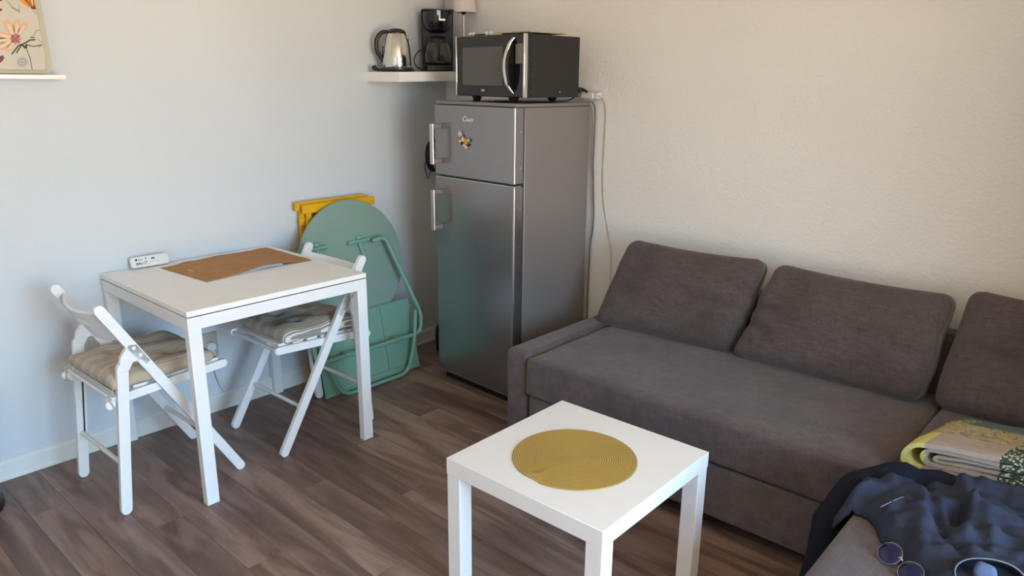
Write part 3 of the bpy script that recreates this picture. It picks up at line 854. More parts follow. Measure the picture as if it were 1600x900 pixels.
# ------------------------------------------------------------------ folding chairs
def make_chair(label):
    """local frame: sitter faces +y, rear feet at y=0, width along x"""
    t = thing('folding_chair', label, 'chair', (0, 0, 0), 0, 'white wooden folding chairs at the dining table')
    W = 0.205; m = M['white']
    def side(name, a, b, w, xo, xi, s, ra=True, rb=True, label=None):
        bm = bmesh.new(); x0, x1 = sorted((s * xo, s * xi))
        prism(bm, [(x0, y, z) for y, z in capsule2(a, b, w, ra, rb)], (x1 - x0, 0, 0))
        return obj(name, bm, m, t, world=False, bevel=0.0015)
    for s in (-1, 1):
        side('leg', (0.008, 0.775), (0.462, -0.000), 0.036, W, W - .020, s)             # long front leg and back post
        side('leg', (0.012, 0.0), (0.066, 0.560), 0.038, W - .001, W - .020, s)          # rear leg
        hb = bmesh.new(); x0, x1 = sorted((s * (W - .0), s * (W - .019)))
        prism(hb, [(x0, y, z) for y, z in ((0.050, 0.530), (0.084, 0.530), (0.100, 0.556), (0.128, 0.556), (0.142, 0.536), (0.160, 0.548), (0.118, 0.618), (0.092, 0.622), (0.062, 0.582))], (x1 - x0, 0, 0))
        pl_ = obj('hinge_block', hb, m, t, world=False, bevel=0.002)
        for (y, z) in ((0.068, 0.562), (0.128, 0.577), (0.108, 0.606)):
            sb = bmesh.new()
            bmesh.ops.create_cone(sb, cap_ends=True, segments=14, radius1=.0065, radius2=.0065, depth=.0016, matrix=Matrix.Translation((s * (W + .0002), y, z)) @ Matrix.Rotation(pi / 2, 4, 'Y'))
            sc = obj('screw_cap', sb, m, pl_, world=False, smooth=40)
        side('seat_rail', (0.005, 0.425), (0.450, 0.452), 0.032, W - .021, W - .040, s)
        gb = B(*sorted((s * (W - .0203), s * (W - .0206))), 0.018, 0.024, 0.17, 0.40, T=Matrix.Shear('XZ', 4, (0, 0)) if False else None)
        for v in gb.verts: v.co.y += v.co.z * 0.0964 - 0.002
        obj('slot', gb, M['dark_gap'], t, world=False)
        ab = bmesh.new()
        bmesh.ops.create_cone(ab, cap_ends=True, segments=20, radius1=.017, radius2=.017, depth=.014, matrix=Matrix.Translation((s * (W - .006), 0.010, .424)) @ Matrix.Rotation(pi / 2, 4, 'Y'))
        obj('rod_knob', ab, m, t, world=False, smooth=40, bevel=.003)
    obj('seat_rod', T_([(-W + .020, 0.016, .446), (W - .020, 0.016, .446)], 0.0065, 12), m, t, world=False, smooth=40)
    obj('front_rod', T_([(-W + .02, 0.436, .451), (W - .02, 0.436, .451)], 0.009, 12), m, t, world=False, smooth=40)
    obj('stretcher', T_([(-W + .02, 0.029, .185), (W - .02, 0.029, .185)], 0.0085, 12), m, t, world=False, smooth=40)
    obj('stretcher', T_([(-W + .02, 0.352, .182), (W - .02, 0.352, .182)], 0.0085, 12), m, t, world=False, smooth=40)
    for k in range(6):
        y = 0.035 + k * 0.068; z = 0.441 + y * .0607
        obj('seat_slat', B(-W + .04, W - .04, y, y + .05, z, z + .010), m, t, world=False, bevel=.002)
    # curved backrest board with slot handle
    ax = Vector((0, 0.449, -0.775)).normalized()      # along the post, downwards
    nb = Vector((0, -ax.z, ax.y)) * -1                # backwards and down
    nb = Vector((0, -0.863, -0.500))
    bm = bmesh.new(); nu, nv = 24, 10; K = {}
    for i in range(nu + 1):
        u = -1 + 2 * i / nu; x = u * (W - .020)
        hh = 0.132 * (1 - 0.10 * abs(u) ** 2.5)
        for j in range(nv + 1):
            w = j / nv
            s0 = 0.030 + w * hh + 0.008 * abs(u) ** 2
            base = Vector((x, 0.012 + ax.y * s0, 0.770 + ax.z * s0))
            off = nb * (0.045 * (1 - u * u)) + nb * (-0.008)
            K[i, j, 0] = base + off; K[i, j, 1] = base + off - nb * 0.011
    hole = lambda i, j: abs(i + .5 - nu / 2) < 4 and j in (3, 4)
    V = {}
    def vv(k):
        if k not in V: V[k] = bm.verts.new(K[k])
        return V[k]
    solid = {(i, j) for i in range(nu) for j in range(nv) if not hole(i, j)}
    for (i, j) in solid:
        q = [(i, j), (i + 1, j), (i + 1, j + 1), (i, j + 1)]
        bm.faces.new([vv(k + (0,)) for k in q]); bm.faces.new([vv(k + (1,)) for k in q][::-1])
        for (di, dj, a, b) in ((0, -1, 0, 1), (1, 0, 1, 2), (0, 1, 2, 3), (-1, 0, 3, 0)):
            if (i + di, j + dj) not in solid:
                bm.faces.new((vv(q[b] + (0,)), vv(q[a] + (0,)), vv(q[a] + (1,)), vv(q[b] + (1,))))
    obj('backrest', bm, m, t, world=False, smooth=40)
    return t
def copy_tree(o, parent=None):
    c = o.copy(); COL.objects.link(c); c.parent = parent
    for ch in list(o.children): copy_tree(ch, c)
    return c
ch1 = make_chair('white wooden folding chair at the left end of the dining table, backrest fully in view')
ch1.location = (0.394, -2.162, 0.0); ch1.rotation_euler = (0, 0, radians(0.8))
ch2 = copy_tree(ch1)
ch2['label'] = 'white wooden folding chair tucked under the dining table, by the green folding table'
ch2.location = (0.425, -1.080, 0.0); ch2.rotation_euler = (0, 0, radians(180.5))

def seat_pad(label, loc, rz, seed):
    t = thing('seat_pad', label, 'cushion', loc, rz, 'striped tufted seat pads on the folding chairs')
    def warp(P, p):
        x, y, z = P
        r_ = 1.0
        # trapezoid, rounded corners
        x *= 1 - 0.03 * (y / .17)
        zz = z
        if z > -0.018:
            puff = 0.014 * (1 - abs(p.x) ** 4) * (1 - abs(p.y) ** 4)
            zz += puff
            for tx in (-.075, .075):
                for ty in (-.07, .075):
                    zz -= 0.021 * exp(-(hypot(x - tx, y - ty) / .026) ** 2)
            zz += 0.007 * sin(x * 34 + 2 * sin(y * 14 + seed)) * (1 - abs(p.x) ** 6) * (1 - abs(p.y) ** 6)
            zz += 0.005 * noise.noise(Vector((x * 18, y * 18, seed)))
        zz += 0.010 * exp(-((y - .16) / .05) ** 2) * (0.5 + 0.5 * sin(x * 30 + seed)) * .6
        return Vector((x, y, zz + 0.020))
    obj('pad', soft_box(0.184, 0.192, 0.022, 0.019, 30, warp), M['ticking'], t, world=False, smooth=180)
    for s in (-1, 1):
        bm = bmesh.new()
        x = s * 0.183
        for q in ([(x * .93, -.165, .012), (x * .99, -.185, .006), (x * 1.02, -.205, -.006), (x * 1.04, -.2, -.030), (x * 1.0, -.207, -.058)],
                  [(x * 1.02, -.205, -.006), (x * 1.10, -.200, .010), (x * 1.12, -.196, -.012), (x * 1.03, -.203, -.010)],
                  [(x * 1.02, -.205, -.008), (x * 1.12, -.210, -.022), (x * 1.10, -.2, -.050), (x * 1.13, -.206, -.064)]):
            tube(bm, smooth_path(q, 5), 0.0022, 5)
        obj('tie_ribbon', bm, M['beige_cord'], t, world=False, smooth=180)
    return t
seat_pad('striped beige tufted seat pad tied to the left folding chair', (0.394, -1.950, 0.4665), radians(2), 1.0)
seat_pad('striped beige tufted seat pad on the chair tucked under the table', (0.425, -1.292, 0.4665), radians(180.5), 4.0)

# ------------------------------------------------------------------ socket below the table
ws = thing('wall_socket', 'beige wall socket with a white plug below the dining table', 'socket', (0.0, -1.50, 0.30))
obj('plate', B(0.0, 0.010, -1.560, -1.470, 0.265, 0.385), plain('socket_beige', rgb(190, 176, 158), 0.5), ws, bevel=.003)
bm = bmesh.new(); bmesh.ops.create_cone(bm, cap_ends=True, segments=24, radius1=.024, radius2=.021, depth=.030, matrix=Matrix.Translation((0.024, -1.515, .325)) @ Matrix.Rotation(pi / 2, 4, 'Y'))
pg = obj('plug', bm, M['plastic_white'], ws, smooth=40)
obj('cable', T_(smooth_path([(0.036, -1.515, .320), (0.046, -1.508, .300), (0.036, -1.505, .26), (0.022, -1.50, .20), (0.018, -1.48, .12), (0.022, -1.46, .088)]), 0.0035, 8), M['plastic_white'], ws, smooth=180)

# ------------------------------------------------------------------ yellow folded chairs behind the green table
def folded_yellow(label, x, y0, y1, ztop, slats, wood2=False):
    t = thing('folded_wooden_chair', label, 'chair', (x, (y0 + y1) / 2, 0.0), 0, 'yellow folded wooden chairs against the wall')
    lean = 0.02
    def T_l(z): return x + 0.0
    for yy in (y0 + .03, y1 - .055):
        obj('post', B(x, x + .018, yy, yy + .025, 0.0, ztop - .03), M['yellow'], t, bevel=.0015)
    obj('top_board', B(x + .018, x + .028, y0, y1, ztop - .042, ztop), M['yellow'], t, bevel=.0015)
    for k in range(slats):
        z = ztop - .115 - k * .075
        obj('slat', B(x + .018, x + .026, y0 + .02, y1 - .03, z, z + .035), M['yellow'], t, bevel=.0015)
    return t
folded_yellow('yellow folded wooden chair against the wall, the rearmost one', 0.018, -1.040, -0.625, 0.932, 5)
folded_yellow('yellow folded wooden chair in front of the rear yellow one, just behind the green disc', 0.050, -1.022, -0.592, 0.921, 6)

# ------------------------------------------------------------------ green round folding table, folded, leaning on the yellow chairs
gt = thing('folding_table', 'round sage green metal folding table, folded, its underside facing the room', 'table', (0.2, -0.80, 0.0))
# plane of the disc: bottom further out than top
x_t, z_t, x_b, z_b = 0.098, 0.925, 0.190, 0.300
dd = Vector((x_t - x_b, 0, z_t - z_b)); dl = dd.length; dn = dd.normalized()
nn = Vector((dn.z, 0, -dn.x))           # towards the room
cD = Vector(((x_t + x_b) / 2, -0.795, (z_t + z_b) / 2)); RD = 0.312
bm = bmesh.new(); n = 96
rows_ = [(RD - .0035, -.010), (RD, -.006), (RD, .004), (RD - .0035, .008)]
rg = []
for (r_, o_) in rows_:
    rg.append([bm.verts.new(cD + Vector((0, 1, 0)) * r_ * cos(2 * pi * k / n) + dn * r_ * sin(2 * pi * k / n) * (dl / 2 / RD) + nn * o_) for k in range(n)])
for A, C in zip(rg[:-1], rg[1:]):
    for k in range(n): bm.faces.new((A[k], A[(k + 1) % n], C[(k + 1) % n], C[k]))
bm.faces.new(rg[0][::-1]); bm.faces.new(rg[-1])
obj('tabletop', bm, M['sage_disc'], gt, smooth=40)
def onD(y, z, off):
    """point above the disc plane at world y, z"""
    s = (z - cD.z) / dn.z
    return cD + dn * s + Vector((0, y - cD.y, 0)) + nn * off
for (ya, yb, yv) in ((-1.115, -0.945, -1.005), (-0.825, -0.690, -0.755)):
    brk = obj('hinge_bar', T_([onD(ya, .712, .019), onD(yb, .716, .019)], 0.0105, 12), M['sage'], gt, smooth=50)
    obj('latch_lever', T_([onD(yv, .715, .017), onD(yv + .028, .61, .017)], 0.0105, 12), M['sage'], gt, smooth=50)
    obj('pivot_bolt', L_([(0, 0), (.017, 0), (.017, .010), (.012, .016), (0, .016)], 16, onD(yv + .005, .728, .012)), M['sage'], gt, smooth=40)
# outer leg loop (U), from the hinge bars down, and inner loop to the floor
u1 = round_path([(0.185, -1.100, .712), (0.188, -1.140, .715), (0.292, -1.150, .30), (0.304, -1.145, .205), (0.304, -0.500, .205), (0.292, -0.478, .30), (0.190, -0.625, .728), (0.187, -0.70, .716)], 0.07, 7)
obj('leg_frame', T_(u1, 0.0105, 12), M['sage'], gt, smooth=180)
u2 = round_path([(0.285, -1.128, .36), (0.300, -1.09, .20), (0.322, -1.02, .013), (0.322, -0.605, .013), (0.312, -0.548, .17), (0.296, -0.522, .335)], 0.06, 7)
obj('leg_frame', T_(u2, 0.0095, 12), M['sage'], gt, smooth=180)
for y in (-0.965, -0.655):
    obj('clamp', B(0.288, 0.322, y - .022, y + .022, .210, .222), M['sage'], gt, bevel=.002)
    obj('bolt', L_([(0, 0), (.006, 0), (.006, .014), (0, .014)], 10, (0.298, y + .045, .208)), M['chrome'], gt, smooth=40)

# green panelled board in front of the disc
gp = thing('metal_panel', 'sage green rectangular metal panel with two grooves, standing on the floor before the disc', 'panel', (0.27, -0.785, 0.0))
def pz(y, s, off):       # s = height along the lean
    top = Vector((0.205, 0, 0.378)); bot = Vector((0.276, 0, 0.002)); d_ = (top - bot)
    nrm_ = Vector((d_.z, 0, -d_.x)).normalized()
    P = bot + d_ * s + nrm_ * off; P.y = y; return P
def panel_piece(y0, y1, s0, s1, o0, o1):
    bm = bmesh.new()
    vs = [bm.verts.new(pz(y, s, o)) for y in (y0, y1) for s in (s0, s1) for o in (o0, o1)]
    for f in ((0, 1, 3, 2), (4, 6, 7, 5), (0, 4, 5, 1), (2, 3, 7, 6), (0, 2, 6, 4), (1, 5, 7, 3)): bm.faces.new([vs[i] for i in f])
    return bm
YA, YB = -1.086, -0.486
obj('backing', panel_piece(YA, YB, 0, 1, -.006, 0.0), M['sage'], gp, bevel=.0015)
ys = [YA + .010, YA + .205, YB - .205, YB - .010]
for a, b in zip(ys[:-1], ys[1:]):
    obj('panel_field', panel_piece(a + .0016, b - .0016, .10, .985, 0.0, .0045), M['sage'], gp, bevel=.001)
obj('bottom_lip', panel_piece(YA + .002, YB - .002, 0.006, .092, 0.0, .0040), M['sage'], gp, bevel=.001)

# ------------------------------------------------------------------ fridge
FR_ = radians(-2.94)
fg = thing('fridge', 'tall grey steel fridge-freezer with two doors in the corner', 'fridge', (0.4609, -0.518, 0.0), FR_)
W, D, H = 0.542, 0.511, 1.4095
obj('body', B(0.002, W - .001, 0.066, D, 0.035, 1.392), M['fridge_side'], fg, world=False, bevel=.004)
obj('top_lid', B(0.0, W, 0.012, D, 1.3925, H), M['fridge_side'], fg, world=False, bevel=.005)
obj('door_gasket', B(0.010, W - .010, 0.055, 0.067, 0.055, 1.388), M['dark_gap'], fg, world=False)
def door(name, z0, z1):
    bm = bmesh.new(); r = .012; pts = [(0, .055)]
    for k in range(7): a = pi + pi / 2 * k / 6; pts.append((r + r * cos(a), r + r * sin(a)))
    for k in range(7): a = 3 * pi / 2 + pi / 2 * k / 6; pts.append((W - r + r * cos(a), r + r * sin(a)))
    pts.append((W, .055))
    prism(bm, [(x, y, z0) for x, y in pts], (0, 0, z1 - z0))
    o = obj(name, bm, M['fridge_front'], fg, world=False, smooth=30)
    return o
dU = door('freezer_door', 1.066, 1.391); dL = door('fridge_door', 0.058, 1.050)
obj('door_edge_strip', B(0.004, W - .004, 0.004, .05, 1.051, 1.0545), M['chrome'], fg, world=False)
obj('hinge', B(W - .045, W - .004, -0.001, .052, 1.0548, 1.0655), M['black'], fg, world=False, bevel=.002)
obj('gap_trim', B(0.015, W - .05, 0.018, .05, 1.0548, 1.0655), M['black'], fg, world=False)
obj('hinge', B(W - .05, W - .008, .020, .066, 1.3915, 1.397), M['black'], fg, world=False)
obj('plinth', B(0.012, W - .012, 0.045, D - .02, 0.0, 0.058), M['black'], fg, world=False)
obj('door_bottom_trim', B(0.003, W - .003, 0.002, .05, .0515, .0575), M['brushed'], fg, world=False, bevel=.001)
for (z0, z1) in ((1.118, 1.305), (0.800, 0.995)):
    par = dU if z0 > 1.06 else dL
    hb = bmesh.new(); pts = rrect(.036, .062, -.060, -.050, .0045, 4)
    prism(hb, [(x, y, z0) for x, y in pts], (0, 0, z1 - z0))
    obj('handle', hb, M['brushed'], par, world=False, smooth=40, label='bright metal bar handle')
    for z in (z0 + .012, z1 - .012):
        obj('handle_mount', B(.040, .058, -.051, .001, z - .012, z + .012), M['fridge_side'], par, world=False, bevel=.003)
for (z) in (1.29, 1.135, 0.955, 0.86):
    bm = bmesh.new(); bmesh.ops.create_cone(bm, cap_ends=True, segments=10, radius1=.003, radius2=.003, depth=.002, matrix=Matrix.Translation((W + .0005, .038, z)) @ Matrix.Rotation(pi / 2, 4, 'Y'))
    obj('screw_plug', bm, M['chrome'], dU if z > 1.06 else dL, world=False)
# badge lettering on the freezer door
def text_mesh(body, size, T, m, parent, name, shear=0.0, ext=0.0004, sp=1.0):
    cu = bpy.data.curves.new(name, 'FONT'); cu.body = body; cu.size = size; cu.extrude = ext; cu.align_x = 'LEFT'; cu.shear = shear; cu.space_character = sp
    cu.offset = size * 0.02
    tmp = bpy.data.objects.new('tmp', cu); COL.objects.link(tmp)
    dg = bpy.context.evaluated_depsgraph_get(); me = bpy.data.meshes.new_from_object(tmp.evaluated_get(dg))
    bpy.data.objects.remove(tmp); bpy.data.curves.remove(cu)
    me.transform(T); me.materials.clear(); me.materials.append(m)
    o = bpy.data.objects.new(name, me); COL.objects.link(o); o.parent = parent
    return o
TX = Matrix.Translation((0.205, -0.0006, 1.322)) @ Matrix.Rotation(pi / 2, 4, 'X')
bdg = text_mesh('C', 0.034, TX, M['plastic_white'], dU, 'badge_lettering', 0.25)
text_mesh('ANDY', 0.020, Matrix.Translation((0.2265, -0.0006, 1.322)) @ Matrix.Rotation(pi / 2, 4, 'X'), M['plastic_white'], dU, 'badge_lettering', 0.25, sp=.92)

# fridge magnet: small painted figure cluster
mgc = {'o': plain('magnet_orange', rgb(222, 150, 70), .4), 'w': plain('magnet_cream', rgb(226, 210, 190), .4), 'b': plain('magnet_black', rgb(30, 25, 25), .4), 'g': plain('magnet_green', rgb(110, 140, 112), .4), 'r': plain('magnet_mauve', rgb(160, 120, 130), .4)}
mg = thing('fridge_magnet', 'small painted multicoloured magnet on the freezer door', 'magnet', (0.680, -0.5345, 1.235), FR_)
for (dx, dz, r_, k) in ((-.022, .030, .0085, 'w'), (-.012, .018, .010, 'r'), (-.005, .004, .011, 'w'), (.010, .000, .013, 'o'), (.016, -.012, .010, 'o'), (.004, -.020, .008, 'w'), (.016, -.028, .008, 'w'),
                        (-.012, -.010, .009, 'b'), (-.024, -.014, .008, 'o'), (-.020, -.004, .006, 'w'), (.034, .004, .010, 'g'), (.034, .004, .006, 'w'), (.028, -.018, .006, 'b')):
    bm = bmesh.new(); ball(bm, (dx, -.001 if (k != 'w' or r_ > .0065) else -.005, dz), (r_, .006, r_), None, 12)
    obj('painted_piece', bm, mgc[k], mg, world=False, smooth=180)
bm = bmesh.new(); tube(bm, [(-.022 + .0085 * cos(a), -.006, .030 + .011 * sin(a)) for a in [2 * pi * i / 16 for i in range(16)]], .002, 6, True)
obj('ring', bm, mgc['w'], mg, world=False, smooth=180)

# ------------------------------------------------------------------ microwave on the fridge
MWR = radians(-5.0)
mwv = thing('microwave', 'black microwave with curved chrome handle on top of the fridge', 'microwave', (0.572, -0.475, 1.4098), MWR)
W, D, z0, z1 = 0.458, 0.345, 1.4345 - 1.4098, 1.696 - 1.4098
obj('casing', B(0.004, W - .002, 0.052, D, z0, z1 - .002), M['black_matte'], mwv, world=False, bevel=.003)
obj('front_collar', B(0.0, W, 0.020, 0.051, z0 - .001, z1), M['black'], mwv, world=False, bevel=.003)
dr = obj('door', B(0.006, W - .006, 0.0, 0.019, z0, z1 - .001), M['black_gloss'], mwv, world=False, bevel=.004)
obj('window', B(.050, .322, -.0012, .001, z0 + .048, z1 - .050), M['mw_glass'], dr, world=False)
obj('display', B(.402, W - .014, -.0010, .001, z1 - .122, z1 - .042), plain('display_panel', rgb(120, 116, 108), .3), dr, world=False)
obj('chrome_strip', B(-.001, .007, -.002, .018, z0 - .001, z1), M['chrome'], mwv, world=False, bevel=.002)
obj('chrome_strip', B(W - .009, W, -.002, .018, z0 - .001, z1), M['chrome'], mwv, world=False, bevel=.002)
hz = smooth_path([(.392, -.004, z1 - .018), (.381, -.022, z1 - .050), (.370, -.036, (z0 + z1) / 2 + .01), (.376, -.028, z0 + .06), (.388, -.004, z0 + .018)], 8)
bm = bmesh.new(); prev = None
for i, P in enumerate(hz):
    d_ = (hz[min(i + 1, len(hz) - 1)] - hz[max(i - 1, 0)]).normalized(); nx = Vector((1, 0, 0)); ny = d_.cross(nx).normalized()
    wv = .0085
    ring = [bm.verts.new(P + nx * a * wv + ny * b * .0035) for a, b in ((-1, -.6), (-.8, -1), (.8, -1), (1, -.6), (1, .6), (.8, 1), (-.8, 1), (-1, .6))]
    if prev:
        for k in range(8): bm.faces.new((prev[k], prev[(k + 1) % 8], ring[(k + 1) % 8], ring[k]))
    else: bm.faces.new(ring)
    prev = ring
bm.faces.new(prev[::-1])
obj('handle', bm, M['chrome'], dr, world=False, smooth=50, label='curved chrome handle')
bm = bmesh.new(); prism(bm, [(0, p_.y, p_.z) for p_ in hz] , (.006, 0, 0), Matrix.Translation((.388, .001, 0)))
obj('handle_web', bm, M['black_gloss'], dr, world=False)
for k in range(11):
    z = z1 - .045 - k * .0185
    obj('side_vent_rib', B(W - .0005, W + .0025, .026, .043, z - .012, z), M['black_gloss'], mwv, world=False, bevel=.001)  # ribs of the vents on the casing's side
for (x, y) in ((.09, .05), (W - .12, .05), (.09, D - .05), (W - .12, D - .05)):
    obj('foot', L_([(0, 0), (.014, 0), (.024, z0 + .001), (0, z0 + .001)], 16, (x, y, 0)), M['black'], mwv, world=False, smooth=40)
obj('logo_badge', L_([(0, 0), (.012, 0), (.011, .001), (0, .001)], 20, (0, 0, 0)), M['brushed'], dr, world=False)
bpy.context.view_layer.update()
lb = [o for o in dr.children if o.name.startswith('logo_badge')][0]
lb.data.transform(Matrix.Translation((.190, -.0005, z0 + .026)) @ Matrix.Rotation(pi / 2, 4, 'X') @ Matrix.Diagonal((1, .45, 1, 1)))
bm = bmesh.new(); bmesh.ops.create_cone(bm, cap_ends=True, segments=12, radius1=.0035, radius2=.0035, depth=.002, matrix=Matrix.Translation((W - .0015, .22, z0 + .022)) @ Matrix.Rotation(pi / 2, 4, 'Y'))
obj('screw', bm, M['chrome'], mwv, world=False)

# beige tray rack lying on the microwave
rk = thing('serving_tray', 'flat beige tray with round white feet lying on the microwave', 'tray', (0.78, -0.30, 1.6962), MWR)
obj('board', B(-.10, .20, -.10, .13, .010, .016), M['tan'], rk, world=False, bevel=.002)
for x in (-.155, -.132, -.04, -.012):
    bm = bmesh.new(); ball(bm, (x, -.135, .0095), .0095)
    obj('knob', bm, M['plastic_white'], rk, world=False, smooth=180)
obj('dark_bar', B(-.124, -.046, -.140, -.128, .001, .010), M['black'], rk, world=False, bevel=.001)
obj('bar', T_([(-.16, -.118, .006), (.02, -.100, .006)], .005, 8), M['tan'], rk, world=False, smooth=180)

# ------------------------------------------------------------------ corner shelf with kettle, coffee maker, lamp
tilt = 0.010 / 0.56
def shz(y): return 1.539 + (y + 0.56) * tilt
sh = bmesh.new()
prism(sh, [(0.0, -0.556, 1.492), (0.0, -0.556, 1.539), (0.0, -0.002, 1.539 + .0099), (0.0, -0.002, 1.492 + .0099)], (0.262, 0, 0))
o = obj('wall_shelf', sh, M['white_foil'], bevel=.0015)
tag(o, 'thick white floating shelf in the corner holding the kettle', 'shelf'); recenter(o)

kz = shz(-0.45) + 0.0012
kt = thing('electric_kettle', 'polished steel kettle with black handle on the corner shelf', 'kettle', (0.130, -0.458, kz))
KH = Vector((-0.68, -0.73, 0)).normalized()
obj('power_base', L_([(0, 0), (.082, 0), (.085, .004), (.085, .012), (.074, .018), (0, .018)], 40, (.130, -.458, kz)), M['black'], kt, smooth=40)
obj('body', L_([(0, .019), (.070, .019), (.072, .024), (.071, .06), (.067, .11), (.058, .155), (.050, .175), (.046, .181), (0, .181)], 48, (.130, -.458, kz)), M['chrome'], kt, smooth=40)
obj('lid', L_([(.047, .180), (.048, .186), (.040, .197), (.024, .204), (0, .207)], 40, (.130, -.458, kz)), M['black'], kt, smooth=40)
c_ = Vector((.130, -.458, kz))
hp = smooth_path([c_ + KH * .040 + Vector((0, 0, .190)), c_ + KH * .072 + Vector((0, 0, .184)), c_ + KH * .098 + Vector((0, 0, .150)), c_ + KH * .098 + Vector((0, 0, .100)), c_ + KH * .078 + Vector((0, 0, .065)), c_ + KH * .069 + Vector((0, 0, .045))], 6)
obj('handle', T_(hp, [.008 + .003 * sin(pi * i / (len(hp) - 1)) for i in range(len(hp))], 12), M['black'], kt, smooth=180)
sp = -KH
obj('spout', T_([c_ + sp * .046 + Vector((0, 0, .140)), c_ + sp * .053 + Vector((0, 0, .160)), c_ + sp * .053 + Vector((0, 0, .176))], [.013, .011, .007], 12), M['chrome'], kt, smooth=180)
bm = bmesh.new(); cen = c_ + KH * .0695 + Vector((0, 0, .085))
obj('water_gauge', T_([c_ + KH * .0655 + Vector((0, 0, .12)), c_ + KH * .0705 + Vector((0, 0, .05))], .005, 8), M['black_gloss'], kt, smooth=180)
# kettle cord with plug curled beside it
bm = bmesh.new()
tube(bm, smooth_path([(.062, -.515, kz + .006), (.048, -.545, kz + .012), (.060, -.555, kz + .022), (.075, -.540, kz + .012), (.070, -.525, kz + .006)]), .004, 8)
obj('cord', bm, M['cable_black'], kt, smooth=180)
bm = bmesh.new(); ball(bm, (.062, -.548, kz + .016), (.014, .012, .013))
obj('plug', bm, M['cable_black'], kt, smooth=180)

cz_ = shz(-0.18) + 0.0016
CR = radians(50)
cm = thing('coffee_maker', 'black filter coffee maker with glass carafe next to the kettle', 'coffee maker', (0.128, -0.178, cz_), CR)
def rb(x0, x1, y0, y1, z0, z1, r, n=5):
    bm = bmesh.new(); prism(bm, [(x, y, z0) for x, y in rrect(x0, x1, y0, y1, r, n)], (0, 0, z1 - z0)); return bm
obj('base', rb(-.078, .078, -.092, .080, 0, .030, .03), M['black'], cm, world=False, bevel=.003)
bm = bmesh.new()
prism(bm, [(-.080, .012, 0.0), (-.080, .080, 0.0), (-.084, .080, .300), (-.084, .004, .300)], (.160, 0, 0)); 
for v in bm.verts:
    if v.co.x > 0 and v.co.z > .2: v.co.x = .084
obj('water_tank', bm, M['black_matte'], cm, world=False, bevel=.006)
obj('lid', rb(-.084, .084, -.088, .080, .2965, .304, .04), M['black'], cm, world=False, bevel=.002)
# filter basket with rounded lower front
bm = bmesh.new(); rings = []
for (z, s) in ((.296, 1.0), (.26, .995), (.235, .96), (.215, .86), (.200, .68), (.192, .45), (.190, .2)):
    ring = []
    for k in range(24):
        a = pi + pi * k / 23
        ring.append(bm.verts.new((.076 * s * cos(a), .005 + .094 * (.25 + .75 * s) * sin(a), z)))
    rings.append(ring)
for A, C in zip(rings[:-1], rings[1:]):
    for k in range(23): bm.faces.new((A[k], C[k], C[k + 1], A[k + 1]))
    bm.faces.new((A[23], C[23], C[0], A[0]))
bm.faces.new(rings[0]); bm.faces.new(rings[-1][::-1])
fb = obj('filter_basket', bm, M['black_gloss'], cm, world=False, smooth=60)
obj('lid_tab', B(-.006, .006, -.093, -.086, .272, .298), M['chrome'], fb, world=False, bevel=.002)
obj('name_plate', B(.006, .036, -.0905, -.083, .248, .256), M['brushed'], fb, world=False)
obj('carafe', L_([(0, .033), (.054, .033), (.065, .045), (.068, .075), (.061, .115), (.049, .145), (.050, .158), (.048, .158), (.047, .145), (.059, .113), (.066, .075), (.063, .047), (.052, .036), (0, .036)], 40, (0, -.030, 0)), M['carafe'], cm, world=False, smooth=60)
obj('carafe_lid', L_([(0, .157), (.050, .157), (.052, .165), (.03, .174), (0, .176)], 32, (0, -.030, 0)), M['black'], cm, world=False, smooth=40)
obj('carafe_band', L_([(.0505, .142), (.0525, .142), (.0525, .155), (.0505, .155)], 32, (0, -.030, 0)), M['black'], cm, world=False, smooth=40)
obj('carafe_handle', T_(smooth_path([(0.0, -.081, .150), (0, -.108, .142), (0, -.114, .10), (0, -.108, .065), (0, -.097, .055)]), .007, 10), M['black'], cm, world=False, smooth=180)
bm = T_(smooth_path([(.120, -.262, cz_ + .098), (.122, -.300, cz_ + .100), (.124, -.334, cz_ + .070), (.124, -.338, cz_ + .038), (.125, -.312, cz_ + .012), (.128, -.276, cz_ + .004), (.130, -.262, cz_ + .004)]), .0030, 8)
o = obj('power_cord', bm, M['cable_black'], cm, smooth=180)

lz = shz(-0.066) + .0012
lp = thing('table_lamp', 'small table lamp with white shade and thin metal stem in the corner', 'lamp', (0.212, -0.068, lz))
LC = (0.212, -0.068, 0)
obj('base', L_([(0, lz), (.046, lz), (.046, lz + .006), (.012, lz + .010), (0, lz + .010)], 28, LC), M['brushed'], lp, smooth=40)
obj('stem', L_([(.0045, lz + .01), (.0045, 1.842)], 14, LC), M['brushed'], lp, smooth=40)
obj('socket', L_([(0, 1.828), (.010, 1.836), (.014, 1.846), (.014, 1.875), (0, 1.875)], 16, LC), M['black'], lp, smooth=40)
bm = bmesh.new(); lathe(bm, [(.0665, 1.843), (.052, 1.985), (.0505, 1.985), (.065, 1.843), (.0665, 1.843)], 40, LC, cap=False)
obj('lamp_shade', bm, M['lamp_shade'], lp, smooth=40)

